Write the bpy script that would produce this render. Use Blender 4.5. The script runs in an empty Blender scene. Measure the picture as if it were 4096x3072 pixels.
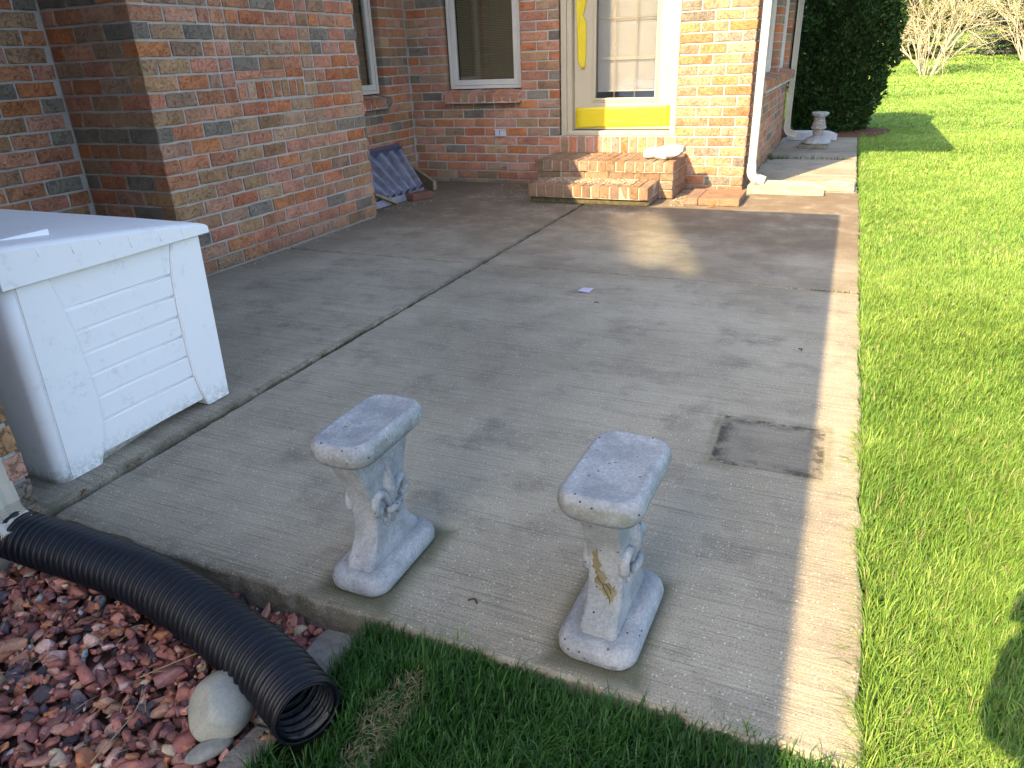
import bpy, bmesh, math, random
import numpy as np
from mathutils import Vector, Matrix, Quaternion
from mathutils.bvhtree import BVHTree

R = math.radians
rng = np.random.default_rng(11)
random.seed(11)
SC = bpy.context.scene
COL = SC.collection

# ------------------------------------------------------------------ camera
CAM_H = 1.016
YAW, PITCH, ROLL = -0.43303944, -0.42964656, -0.04245538
FPX = 2841.86
fwd = np.array([math.sin(YAW)*math.cos(PITCH), math.cos(YAW)*math.cos(PITCH), math.sin(PITCH)])
_r = np.array([math.cos(YAW), -math.sin(YAW), 0.0]); _u = np.cross(_r, fwd)
c_, s_ = math.cos(ROLL), math.sin(ROLL)
rgt = c_*_r + s_*_u
upv = -s_*_r + c_*_u
cam_d = bpy.data.cameras.new('camera'); cam = bpy.data.objects.new('camera', cam_d); COL.objects.link(cam)
cam_d.sensor_width = 36.0; cam_d.lens = 36.0*FPX/4096; cam_d.clip_start = 0.02; cam_d.clip_end = 800
m3 = Matrix((rgt, upv, -fwd)).transposed()
cam.matrix_world = Matrix.Translation((0, 0, CAM_H)) @ m3.to_4x4()
SC.camera = cam

# ------------------------------------------------------------------ light
SUN_EL, SUN_AZ = R(34.0), R(19.5)          # travel direction leans 19.5 deg from +Y towards +X
sd = Vector((math.sin(SUN_AZ)*math.cos(SUN_EL), math.cos(SUN_AZ)*math.cos(SUN_EL), -math.sin(SUN_EL)))
w = bpy.data.worlds.new('World'); SC.world = w; w.use_nodes = True
nt = w.node_tree
sky = nt.nodes.new('ShaderNodeTexSky'); sky.sky_type = 'NISHITA'; sky.sun_disc = False
sky.sun_elevation = SUN_EL; sky.sun_rotation = math.pi + SUN_AZ
sky.air_density = 1.0; sky.dust_density = 2.5; sky.ozone_density = 1.0
bg = nt.nodes['Background']; nt.links.new(sky.outputs[0], bg.inputs[0]); bg.inputs[1].default_value = 0.15
sl = bpy.data.lights.new('sun', 'SUN'); sl.energy = 4.6; sl.angle = R(0.36); sl.color = (1.0, 0.76, 0.43)
so = bpy.data.objects.new('sun', sl); COL.objects.link(so); so.location = (-4, -12, 12)
so.rotation_euler = sd.to_track_quat('-Z', 'Y').to_euler()
SC.view_settings.view_transform = 'Standard'; SC.view_settings.look = 'None'
SC.view_settings.gamma = 1.0; SC.view_settings.use_curve_mapping = False
SC.view_settings.exposure = 1.95
SC.cycles.use_denoising = True
SC.cycles.max_bounces = 8; SC.cycles.diffuse_bounces = 4; SC.cycles.glossy_bounces = 4
SC.cycles.transmission_bounces = 6; SC.cycles.transparent_max_bounces = 8
SC.cycles.sample_clamp_indirect = 0.0; SC.cycles.blur_glossy = 0.0     # keep the sun glint that the door glass throws on the patio

# ------------------------------------------------------------------ helpers
def tag(o, label=None, cat=None, group=None, kind=None):
    if label: o['label'] = label
    if cat: o['category'] = cat
    if group: o['group'] = group
    if kind: o['kind'] = kind
    return o

def empty(name, loc=(0, 0, 0), rz=0.0, parent=None):
    o = bpy.data.objects.new(name, None); COL.objects.link(o)
    o.location = loc; o.rotation_euler = (0, 0, rz); o.empty_display_size = 0.05
    if parent: o.parent = parent
    return o

def link(name, me, parent=None, mat=None, loc=None, rot=None, scale=None):
    o = bpy.data.objects.new(name, me); COL.objects.link(o)
    if parent is not None: o.parent = parent
    if mat is not None:
        if len(me.materials) == 0: me.materials.append(mat)
    if loc is not None: o.location = loc
    if rot is not None: o.rotation_euler = rot
    if scale is not None: o.scale = scale
    return o

def pymesh(name, verts, faces, smooth=False):
    me = bpy.data.meshes.new(name); me.from_pydata([tuple(v) for v in verts], [], [tuple(f) for f in faces]); me.update()
    if smooth: me.polygons.foreach_set('use_smooth', [True]*len(me.polygons))
    return me

def npmesh(name, V, T, cols=None, smooth=False, matidx=None):
    """fast triangle/quad mesh from numpy; T is (n,3) or (n,4)"""
    me = bpy.data.meshes.new(name)
    n, k = T.shape
    me.vertices.add(len(V)); me.vertices.foreach_set('co', V.astype(np.float32).ravel())
    me.loops.add(n*k); me.loops.foreach_set('vertex_index', T.astype(np.int32).ravel())
    me.polygons.add(n); me.polygons.foreach_set('loop_start', np.arange(0, n*k, k, dtype=np.int32))
    if matidx is not None: me.polygons.foreach_set('material_index', matidx.astype(np.int32))
    if smooth: me.polygons.foreach_set('use_smooth', np.ones(n, dtype=bool))
    me.update(calc_edges=True)
    if cols is not None:
        a = me.attributes.new('col', 'FLOAT_COLOR', 'POINT')
        a.data.foreach_set('color', np.concatenate([cols, np.ones((len(cols), 1))], 1).astype(np.float32).ravel())
    me.validate()
    return me

class MB:
    """collects shapes into one mesh"""
    def __init__(s): s.v = []; s.f = []; s.sm = []
    def add(s, verts, faces, smooth=False):
        b = len(s.v); s.v += [tuple(p) for p in verts]; s.f += [tuple(i+b for i in f) for f in faces]; s.sm += [smooth]*len(faces); return s
    def box(s, x0, x1, y0, y1, z0, z1):
        v = [(x0, y0, z0), (x1, y0, z0), (x1, y1, z0), (x0, y1, z0), (x0, y0, z1), (x1, y0, z1), (x1, y1, z1), (x0, y1, z1)]
        return s.add(v, [(0, 3, 2, 1), (4, 5, 6, 7), (0, 1, 5, 4), (1, 2, 6, 5), (2, 3, 7, 6), (3, 0, 4, 7)])
    def bbox(s, x0, x1, y0, y1, z0, z1, b=0.004, seg=2):
        bm = bmesh.new(); bmesh.ops.create_cube(bm, size=1)
        for v in bm.verts:
            v.co = Vector(((x0+x1)/2+v.co.x*(x1-x0), (y0+y1)/2+v.co.y*(y1-y0), (z0+z1)/2+v.co.z*(z1-z0)))
        bmesh.ops.bevel(bm, geom=bm.edges[:], offset=b, segments=seg, profile=0.5, affect='EDGES')
        bm.verts.index_update()
        s.add([v.co[:] for v in bm.verts], [[v.index for v in f.verts] for f in bm.faces], False); bm.free(); return s
    def tube(s, pts, rad, n=8, caps=True, smooth=True, up=None):
        pts = [np.array(p, float) for p in pts]; N = len(pts)
        if not hasattr(rad, '__len__'): rad = [rad]*N
        ring = []; prev = None
        for i in range(N):
            t = pts[min(i+1, N-1)]-pts[max(i-1, 0)]; t = t/(np.linalg.norm(t)+1e-12)
            if prev is None:
                a = np.array([0, 0, 1.0]) if abs(t[2]) < .9 else np.array([1.0, 0, 0])
                u = np.cross(a, t)
            else: u = prev-t*(prev@t)
            u = u/(np.linalg.norm(u)+1e-12); prev = u; v = np.cross(t, u)
            ring.append([pts[i]+rad[i]*(math.cos(2*math.pi*k/n)*u+math.sin(2*math.pi*k/n)*v) for k in range(n)])
        V = [p for r in ring for p in r]; Fc = []
        for i in range(N-1):
            for k in range(n):
                Fc.append((i*n+k, i*n+(k+1) % n, (i+1)*n+(k+1) % n, (i+1)*n+k))
        if caps:
            Fc.append(tuple(range(n-1, -1, -1))); Fc.append(tuple((N-1)*n+k for k in range(n)))
        return s.add(V, Fc, smooth)
    def loft(s, rings, closed=True, caps=True, smooth=True):
        n = len(rings[0]); V = [p for r in rings for p in r]; Fc = []
        for i in range(len(rings)-1):
            for k in range(n if closed else n-1):
                Fc.append((i*n+k, i*n+(k+1) % n, (i+1)*n+(k+1) % n, (i+1)*n+k))
        if caps:
            Fc.append(tuple(range(n-1, -1, -1))); Fc.append(tuple((len(rings)-1)*n+k for k in range(n)))
        return s.add(V, Fc, smooth)
    def lathe(s, prof, n=32, c=(0, 0), smooth=True, fn=None):
        rings = []
        for (r, z) in prof:
            rr = []
            for k in range(n):
                a = 2*math.pi*k/n; q = r*(fn(a, z) if fn else 1.0)
                rr.append((c[0]+q*math.cos(a), c[1]+q*math.sin(a), z))
            rings.append(rr)
        return s.loft(rings, smooth=smooth)
    def mesh(s, name):
        me = bpy.data.meshes.new(name); me.from_pydata(s.v, [], s.f); me.update()
        me.polygons.foreach_set('use_smooth', s.sm); me.update(); return me
    def build(s, name, mat=None, parent=None, **k):
        return link(name, s.mesh(name), parent, mat, **k)

def rrect(hx, hy, r, n=6, cx=0, cy=0, z=0):
    p = []
    for (sx, sy, a0) in ((1, 1, 0), (-1, 1, 90), (-1, -1, 180), (1, -1, 270)):
        for i in range(n+1):
            a = R(a0+90*i/n); p.append((cx+sx*(hx-r)+r*math.cos(a), cy+sy*(hy-r)+r*math.sin(a), z))
    return p

def spline(pts, m=8):
    P = [np.array(p, float) for p in pts]; P = [2*P[0]-P[1]]+P+[2*P[-1]-P[-2]]; out = []
    for i in range(1, len(P)-2):
        for k in range(m):
            t = k/m; a, b, c, d = P[i-1:i+3]
            out.append(.5*((2*b)+(-a+c)*t+(2*a-5*b+4*c-d)*t*t+(-a+3*b-3*c+d)*t**3))
    out.append(P[-2]); return out

# ------------------------------------------------------------------ materials
class NT:
    def __init__(s, name):
        s.m = bpy.data.materials.new(name); s.m.use_nodes = True; s.t = s.m.node_tree
        s.b = s.t.nodes['Principled BSDF']; s.out = s.t.nodes['Material Output']
    def n(s, typ, ins=None, **props):
        nd = s.t.nodes.new('ShaderNode'+typ)
        for k, v in props.items(): setattr(nd, k, v)
        for k, v in (ins or {}).items(): s.set(nd.inputs[k], v)
        return nd
    def set(s, sock, v):
        if isinstance(v, bpy.types.NodeSocket): s.t.links.new(v, sock)
        elif isinstance(v, bpy.types.Node): s.t.links.new(v.outputs[0], sock)
        else: sock.default_value = v if not (isinstance(v, tuple) and len(v) == 3 and sock.type == 'RGBA') else (*v, 1)
    def bs(s, **k):
        for a, v in k.items(): s.set(s.b.inputs[a.replace('_', ' ')], v)
    def pos(s): return s.n('NewGeometry').outputs['Position']
    def obj(s): return s.n('TexCoord').outputs['Object']
    def noise(s, vec, scale, detail=4, rough=.55, out=0, dist=0.0):
        return s.n('TexNoise', {'Vector': vec, 'Scale': scale, 'Detail': detail, 'Roughness': rough, 'Distortion': dist}).outputs[out]
    def vor(s, vec, scale, out=0, **p): return s.n('TexVoronoi', {'Vector': vec, 'Scale': scale}, **p).outputs[out]
    def map(s, vec, scale=(1, 1, 1), loc=(0, 0, 0), rot=(0, 0, 0)): return s.n('Mapping', {'Vector': vec, 'Scale': scale, 'Location': loc, 'Rotation': rot}).outputs[0]
    def ramp(s, fac, stops, interp='LINEAR'):
        nd = s.n('ValToRGB', {'Fac': fac}); cr = nd.color_ramp; cr.interpolation = interp
        while len(cr.elements) < len(stops): cr.elements.new(.5)
        for e, (p, c) in zip(cr.elements, stops):
            e.position = p; e.color = (c, c, c, 1) if not hasattr(c, '__len__') else (*c, 1)
        return nd.outputs[0]
    def mix(s, fac, a, b, mode='MIX'):
        nd = s.n('Mix', data_type='RGBA', blend_type=mode); nd.clamp_factor = True
        s.set(nd.inputs[0], fac); s.set(nd.inputs[6], a); s.set(nd.inputs[7], b); return nd.outputs[2]
    def math(s, op, a, b=0.0, c=None, clamp=False):
        nd = s.n('Math', operation=op); nd.use_clamp = clamp; s.set(nd.inputs[0], a); s.set(nd.inputs[1], b)
        if c is not None: s.set(nd.inputs[2], c)
        return nd.outputs[0]
    def sep(s, v): return s.n('SeparateXYZ', {0: v}).outputs
    def ss(s, x, a, b):   # smoothstep 0..1
        nd = s.n('MapRange', {0: x, 1: a, 2: b, 3: 0.0, 4: 1.0}, interpolation_type='SMOOTHSTEP'); return nd.outputs[0]
    def bump(s, h, strength=.4, dist=.002, prev=None):
        nd = s.n('Bump', {'Strength': strength, 'Distance': dist, 'Height': h})
        if prev is not None: s.set(nd.inputs['Normal'], prev)
        return nd.outputs[0]

def simple(name, col, rough=.6, spec=.3, nscale=0, namp=.12, bscale=0, bstr=.2, bdist=.001, **k):
    M = NT(name); p = M.pos(); c = col
    if nscale:
        f = M.ramp(M.noise(p, nscale, 5, .6), [(.3, 1-namp), (.7, 1+namp)])
        c = M.mix(1.0, (*col, 1), f, 'MULTIPLY')
    M.bs(Base_Color=c if nscale else (*col, 1), Roughness=rough, Specular_IOR_Level=spec)
    if bscale: M.bs(Normal=M.bump(M.noise(p, bscale, 4), bstr, bdist))
    for a, v in k.items(): M.bs(**{a: v})
    return M.m

def brick_mat(name, col, dark, var=.16, moss=True, crack=.7):
    M = NT(name); p = M.pos()
    rnd = M.math('FRACT', M.math('ADD', M.n('ObjectInfo').outputs['Random'], M.n('NewGeometry').outputs['Random Per Island']))
    off = M.n('CombineXYZ', {0: M.math('MULTIPLY', rnd, 37.0), 1: M.math('MULTIPLY', rnd, 91.0), 2: 0.0}).outputs[0]
    q = M.n('VectorMath', {0: p, 1: off}, operation='ADD').outputs[0]
    big = M.noise(q, 9, 3); fine = M.noise(q, 120, 6, .75); crk = M.noise(q, 34, 7, .78, dist=1.8)
    c = M.mix(M.ss(big, .35, .7), (*col, 1), (*[a*.72+b*.28 for a, b in zip(col, dark)], 1))
    c = M.mix(M.math('MULTIPLY', M.ss(crk, .56, .70), crack), c, (*dark, 1))
    c = M.mix(1.0, c, M.ramp(fine, [(.3, .8), (.7, 1.2)]), 'MULTIPLY')
    v = M.n('HueSaturation', {'Hue': M.math('MULTIPLY_ADD', rnd, .014, .493), 'Saturation': M.math('MULTIPLY_ADD', M.math('FRACT', M.math('MULTIPLY', rnd, 7.7)), .25, .85),
            'Value': M.math('MULTIPLY_ADD', M.math('FRACT', M.math('MULTIPLY', rnd, 13.3)), 2*var, 1-var), 'Color': c}).outputs[0]
    spk = M.ramp(M.vor(q, 160), [(0.05, 1.0), (0.11, 0.0)]); spk = M.math('MULTIPLY', spk, M.ss(M.noise(q, 30, 2), .55, .65))
    v = M.mix(M.math('MULTIPLY', spk, .5), v, (.6, .55, .48, 1))
    if moss:
        z = M.sep(p)[2]; d = M.math('MULTIPLY', M.ss(M.math('ADD', z, M.math('MULTIPLY', M.noise(p, 6), .16)), .26, .05), .55)
        v = M.mix(d, v, (.14, .105, .07, 1))
    M.bs(Base_Color=v, Roughness=.92, Specular_IOR_Level=.15)
    h = M.math('ADD', M.math('MULTIPLY', fine, .5), M.math('SUBTRACT', big, M.math('MULTIPLY', M.ss(crk, .5, .66), .9)))
    M.bs(Normal=M.bump(h, .9, .0045)); return M.m

RED, RED_D = (.485, .208, .115), (.085, .036, .026)
BR = [brick_mat('brick_red', RED, RED_D), brick_mat('brick_brown', (.360, .220, .132), (.06, .038, .027)),
      brick_mat('brick_grey', (.235, .195, .155), (.05, .042, .036)), brick_mat('brick_buff', (.440, .262, .150), (.09, .052, .034)),
      brick_mat('brick_rose', (.485, .232, .145), (.09, .038, .032))]
BR_W = [.36, .18, .10, .13, .23]
STEP_BR = [brick_mat('step_brick_tan', (.265, .175, .115), (.10, .055, .035), .07, False, .3), brick_mat('step_brick_red', (.265, .158, .105), (.08, .04, .026), .07, False, .3), brick_mat('step_brick_brown', (.225, .148, .098), (.07, .04, .025), .07, False, .3)]

def mortar_mat():
    M = NT('mortar'); p = M.pos(); f = M.noise(p, 160, 5, .7); g = M.noise(p, 5, 4)
    c = M.mix(M.ss(g, .35, .65), (.47, .44, .40, 1), (.38, .355, .32, 1)); c = M.mix(1.0, c, M.ramp(f, [(.25, .75), (.75, 1.2)]), 'MULTIPLY')
    z = M.sep(p)[2]; c = M.mix(M.math('MULTIPLY', M.ss(z, .25, .02), .5), c, (.12, .10, .075, 1))
    M.bs(Base_Color=c, Roughness=.95, Specular_IOR_Level=.1, Normal=M.bump(M.math('ADD', f, M.noise(p, 40, 3)), .6, .004)); return M.m
MORTAR = mortar_mat()

PED = [(-.816, 1.052), (-.290, 1.055)]
def concrete_mat(name, walk=False):
    M = NT(name); p = M.pos(); x, y, z = M.sep(p)[0], M.sep(p)[1], M.sep(p)[2]
    n1 = M.noise(p, 1.1, 5, .6); n2 = M.noise(p, 5.0, 6, .7); n3 = M.noise(p, 240, 4, .75)
    st = M.noise(M.map(p, (3.5, 210, 60), rot=(0, 0, R(-2.5))), 1.0, 4, .65)
    st2 = M.noise(M.map(p, (1.2, 45, 20), rot=(0, 0, R(-2.5))), 1.0, 3, .6)
    c = M.mix(M.ss(n1, .36, .66), (.352, .312, .238, 1), (.252, .220, .163, 1))
    c = M.mix(M.math('MULTIPLY', M.ss(n2, .47, .70), .75), c, (.185, .162, .128, 1))
    c = M.mix(1.0, c, M.ramp(st, [(.30, .64), (.50, 1.02), (.75, 1.14)]), 'MULTIPLY')
    c = M.mix(1.0, c, M.ramp(st2, [(.25, .82), (.45, 1.0)]), 'MULTIPLY')
    c = M.mix(1.0, c, M.ramp(n3, [(.25, .50), (.75, 1.50)]), 'MULTIPLY')
    v = M.vor(p, 130, 0); vc = M.n('TexVoronoi', {'Vector': p, 'Scale': 130.0}).outputs['Color']
    pick = M.ss(M.sep(vc)[0], .80, .83); spk = M.math('MULTIPLY', M.ramp(v, [(.16, 1.0), (.30, 0.0)]), pick)
    v3 = M.n('TexVoronoi', {'Vector': p, 'Scale': 300.0}); spk3 = M.math('MULTIPLY', M.ramp(v3.outputs[0], [(.15, 1.0), (.32, 0.0)]), M.ss(M.sep(v3.outputs['Color'])[0], .72, .75))
    c = M.mix(M.math('MULTIPLY', spk, .8), c, (.62, .59, .54, 1)); c = M.mix(M.math('MULTIPLY', spk3, .55), c, (.5, .47, .43, 1))
    dk = M.math('MULTIPLY', M.ramp(v, [(.14, 1.0), (.26, 0.0)]), M.ss(M.sep(vc)[1], .86, .88)); c = M.mix(M.math('MULTIPLY', dk, .7), c, (.07, .062, .055, 1))
    # brown damp staining towards the house
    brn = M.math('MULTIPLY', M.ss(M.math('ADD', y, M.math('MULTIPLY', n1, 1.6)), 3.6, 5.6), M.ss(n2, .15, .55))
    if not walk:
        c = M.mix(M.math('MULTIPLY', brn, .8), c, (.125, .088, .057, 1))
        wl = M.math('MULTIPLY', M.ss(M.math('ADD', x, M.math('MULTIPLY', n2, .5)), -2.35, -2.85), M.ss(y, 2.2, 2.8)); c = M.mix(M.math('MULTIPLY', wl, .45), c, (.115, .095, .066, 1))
    jd = M.math('MULTIPLY', M.ss(M.math('ADD', M.math('ABSOLUTE', M.math('SUBTRACT', x, -1.733)), M.math('MULTIPLY', M.math('SUBTRACT', M.noise(p, 16, 5, .7), .5), .03)), .026, .004), M.ss(M.noise(p, 9, 5, .7), .25, .6))
    if not walk: c = M.mix(M.math('MULTIPLY', jd, .7), c, (.075, .066, .042, 1))
    # moss round the bench supports, along the near edge
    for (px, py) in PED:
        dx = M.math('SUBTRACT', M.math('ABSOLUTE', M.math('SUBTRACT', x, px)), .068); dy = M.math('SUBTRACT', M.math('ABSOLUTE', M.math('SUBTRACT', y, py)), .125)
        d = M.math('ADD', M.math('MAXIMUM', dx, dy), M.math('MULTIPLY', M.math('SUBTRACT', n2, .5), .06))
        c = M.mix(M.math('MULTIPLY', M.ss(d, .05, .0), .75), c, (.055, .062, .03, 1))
    e = M.math('MULTIPLY', M.ss(M.math('ADD', y, M.math('MULTIPLY', M.math('SUBTRACT', n2, .5), .12)), .97, .88), M.ss(x, .0, -.5)); c = M.mix(M.math('MULTIPLY', M.math('MULTIPLY', e, M.ss(M.noise(p, 40, 6, .75), .3, .7)), .5), c, (.085, .082, .045, 1))
    # dark rectangular stain
    wx = M.math('ADD', x, M.math('MULTIPLY', M.math('SUBTRACT', n2, .5), .016)); wy = M.math('ADD', y, M.math('MULTIPLY', M.math('SUBTRACT', M.noise(p, 14, 4), .5), .016))
    q = M.math('MAXIMUM', M.math('SUBTRACT', M.math('ABSOLUTE', M.math('ADD', wx, .077)), .142), M.math('SUBTRACT', M.math('ABSOLUTE', M.math('SUBTRACT', wy, 1.872)), .142))
    ins = M.ss(q, .006, -.004); rim = M.math('MULTIPLY', ins, M.math('MULTIPLY', M.ss(q, -.06, -.004), M.ss(M.noise(p, 22, 5, .7), .40, .6)))
    c = M.mix(M.math('MULTIPLY', ins, .42), c, (.12, .105, .083, 1)); c = M.mix(M.math('MULTIPLY', rim, .85), c, (.035, .030, .025, 1))
    gr = M.math('MULTIPLY', M.ss(M.math('ABSOLUTE', M.math('SUBTRACT', q, .012)), .022, .0), M.ss(n2, .35, .55)); c = M.mix(M.math('MULTIPLY', gr, .45), c, (.13, .125, .055, 1))
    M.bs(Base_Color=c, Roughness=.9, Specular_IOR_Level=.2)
    h = M.math('ADD', M.math('MULTIPLY', st, 1.2), M.math('ADD', M.math('MULTIPLY', n3, .5), M.math('MULTIPLY', st2, .8)))
    M.bs(Normal=M.bump(h, .6, .003)); return M.m
CONC = concrete_mat('patio_concrete'); WALKC = concrete_mat('walk_concrete', True)

def cast_mat(name, col, light, moss):
    M = NT(name); p = M.obj(); w_ = M.pos()
    n1 = M.noise(w_, 14, 5, .65); n2 = M.noise(w_, 170, 5, .7); n3 = M.noise(w_, 40, 5, .7)
    c = M.mix(M.ss(n1, .36, .62), (*col, 1), (*light, 1)); c = M.mix(1.0, c, M.ramp(n2, [(.25, .68), (.75, 1.28)]), 'MULTIPLY'); c = M.mix(M.math('MULTIPLY', M.ss(n3, .50, .72), .3), c, (.165, .17, .165, 1))
    vv = M.n('TexVoronoi', {'Vector': w_, 'Scale': 95.0}); pit = M.math('MULTIPLY', M.ramp(vv.outputs[0], [(.12, 1.0), (.22, 0.0)]), M.ss(M.sep(vv.outputs['Color'])[0], .86, .88))
    c = M.mix(pit, c, (.03, .03, .03, 1))
    z = M.sep(p)[2]; nz = M.sep(M.n('NewGeometry').outputs['Normal'])[2]
    g = M.math('MULTIPLY', M.math('MULTIPLY', M.ss(z, .30, .345), M.ss(M.math('ABSOLUTE', nz), .75, .2)), M.ss(n3, .42, .60))
    c = M.mix(M.math('MULTIPLY', g, moss), c, (.17, .175, .09, 1))
    M.bs(Base_Color=c, Roughness=.88, Specular_IOR_Level=.25)
    M.bs(Normal=M.bump(M.math('SUBTRACT', M.math('ADD', M.math('MULTIPLY', n2, .7), n3), M.math('MULTIPLY', pit, 1.2)), .9, .0042)); return M.m
CAST = cast_mat('cast_stone', (.250, .266, .280), (.345, .358, .374), .5)
SPLASH = simple('splash_concrete', (.26, .235, .19), .92, .15, 22, .25, 120, .5, .003)
PAVER = simple('old_paver', (.18, .165, .13), .93, .12, 16, .35, 120, .5, .003)

def plastic_mat():
    M = NT('deck_box_resin'); p = M.pos(); n1 = M.noise(p, 12, 6, .7); n2 = M.noise(p, 420, 2); n3 = M.noise(p, 60, 5, .75)
    c = M.mix(M.math('MULTIPLY', M.math('MULTIPLY', M.ss(n1, .50, .66), M.ss(n3, .46, .62)), .32), (.83, .815, .82, 1), (.46, .44, .42, 1))
    z = M.sep(p)[2]; c = M.mix(M.math('MULTIPLY', M.math('MULTIPLY', M.ss(z, .10, .02), M.ss(n3, .4, .6)), .45), c, (.28, .29, .2, 1))
    M.bs(Base_Color=c, Roughness=.5, Specular_IOR_Level=.35, Normal=M.bump(n2, .12, .0015)); return M.m
RESIN = plastic_mat()
WHITE_METAL = simple('downspout_cream', (.42, .39, .33), .45, .4, 9, .1)
FRAME = simple('window_vinyl', (.56, .53, .485), .45, .4, 7, .06)
DOORP = simple('door_paint', (.44, .385, .285), .5, .35, 6, .05)
HOSE = simple('corrugated_black', (.006, .007, .011), .40, .28, 30, .4)
DIRT = simple('dark_soil', (.045, .035, .025), 1.0, .05, 30, .4, 60, .8, .006)
ROOF = simple('roof_shingle', (.07, .065, .06), .95, .1, 40, .3)
SOFFIT = simple('soffit_paint', (.6, .57, .52), .6, .3)
DARK = simple('room_dark', (.02, .018, .016), .9, .1)
BLIND_T = simple('blind_tan', (.26, .20, .13), .6, .2)
BLIND_W = simple('blind_white', (.84, .84, .82), .55, .3)
WOODB = simple('weathered_board', (.26, .21, .14), .9, .1, 18, .25, 80, .4, .002)
MULCH = simple('mulch_brown', (.10, .055, .035), 1.0, .05, 50, .4, 80, .8, .01)

def glass_mat(name, tint, rough, r0):
    """thin pane: see-through with a mirror film that grows at grazing angles, the same from both sides"""
    M = NT(name); t = M.t
    tr = M.n('BsdfTransparent', {'Color': (*tint, 1)}); gl = M.n('BsdfGlossy', {'Color': (1, 1, 1, 1), 'Roughness': rough})
    lw = M.n('LayerWeight', {'Blend': .5}).outputs['Facing']; f5 = M.math('POWER', lw, 4.0)
    mx = M.n('MixShader', {0: M.math('MULTIPLY_ADD', f5, 1-r0, r0)}); t.links.new(tr.outputs[0], mx.inputs[1]); t.links.new(gl.outputs[0], mx.inputs[2])
    t.links.new(mx.outputs[0], M.out.inputs[0]); return M.m
GLASS = glass_mat('window_glass', (.86, .88, .86), .0, .08)
DGLASS = glass_mat('door_glass', (.99, .99, .99), .065, .36)

def tape_mat():
    M = NT('yellow_tape'); p = M.pos(); n = M.noise(M.map(p, (6, 6, 40)), 1.0, 5, .6, dist=.8)
    M.bs(Base_Color=(.62, .49, .02, 1), Roughness=.45, Specular_IOR_Level=.4, Normal=M.bump(n, .5, .006)); return M.m
TAPE = tape_mat()

def col_mat(name, rough=.9, spec=.1, transl=0.0, bscale=0, mul=1.0, bdist=.002):
    M = NT(name); a = M.n('Attribute', attribute_name='col').outputs['Color']; p = M.pos()
    c = a
    if bscale:
        f = M.noise(p, bscale, 5, .7); c = M.mix(1.0, a, M.ramp(f, [(.25, .65), (.75, 1.35)]), 'MULTIPLY')
        M.bs(Normal=M.bump(f, .6, bdist))
    M.bs(Base_Color=c, Roughness=rough, Specular_IOR_Level=spec)
    if transl:
        t = M.n('BsdfTranslucent', {'Color': c}); mx = M.n('MixShader', {0: transl}); M.t.links.new(M.b.outputs[0], mx.inputs[1]); M.t.links.new(t.outputs[0], mx.inputs[2]); M.t.links.new(mx.outputs[0], M.out.inputs[0])
    return M.m
GRASSM = col_mat('grass_blades', .5, .3, .30)
ROCKM = col_mat('lava_chips', .85, .2, 0, 130)
LEAFM = col_mat('foliage', .6, .2, .18)
BARKM = col_mat('bark', .95, .1, 0, 60)
CHIPM = col_mat('husk', .9, .1)

def lawn_mat():
    M = NT('lawn_soil'); p = M.pos(); y = M.sep(p)[1]
    a = M.noise(p, 60, 6, .75); b = M.noise(p, 1.3, 4); cc = M.noise(M.map(p, (.6, 2.2, 1)), 1.0, 4)
    g = M.mix(M.ss(a, .35, .65), (.030, .065, .010, 1), (.085, .150, .022, 1)); g = M.mix(M.math('MULTIPLY', M.ss(cc, .45, .7), .5), g, (.12, .17, .03, 1))
    s = M.mix(M.ss(a, .4, .6), (.035, .030, .016, 1), (.030, .055, .012, 1))
    M.bs(Base_Color=M.mix(M.ss(y, 2.0, 9.0), s, g), Roughness=.95, Specular_IOR_Level=.05, Normal=M.bump(a, 1.0, .05)); return M.m
LAWN = lawn_mat()

# ------------------------------------------------------------------ ground, patio, walk
XP, YN = .155, .885          # right and near edge of the patio
XJ, YT = -1.727, 3.41        # long joint and cross joint
def terrain(x, y): return -.035 + 0.0012*np.clip(y-10.0, 0, 45)**2

def build_lawn():
    xs = np.unique(np.concatenate([np.linspace(-60, -2, 12), np.linspace(-2, 6, 41), np.linspace(6, 60, 28), [-1.79, -1.77, -.772, -.758, .12, .15]]))
    ys = np.unique(np.concatenate([np.linspace(-40, 0, 9), np.linspace(0, 12, 49), np.linspace(12, 60, 49), np.linspace(60, 300, 13), [.88, .90]]))
    Xg, Yg = np.meshgrid(xs, ys); Z = terrain(Xg, Yg) + .008*np.sin(Xg*3.1)*np.sin(Yg*2.3)
    bed = (Xg > -1.78) & (Xg < -.765) & (Yg < .9)
    house = ((Xg < XP-.02) & (Yg > YN+.02) & (Yg < 9.8)) | (Xg < -1.75) & (Yg < 12)
    Z = np.where(house, -.16, Z); Z = np.where(bed, -.13, Z)
    V = np.stack([Xg, Yg, Z], -1).reshape(-1, 3); nx, ny = len(xs), len(ys)
    i = np.arange((ny-1)*(nx-1)); a = (i//(nx-1))*nx+i % (nx-1)
    T = np.stack([a, a+1, a+nx+1, a+nx], 1)
    o = link('lawn_ground', npmesh('lawn_ground', V, T, smooth=True), None, LAWN); tag(o, kind='structure'); return o
build_lawn()

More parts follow.
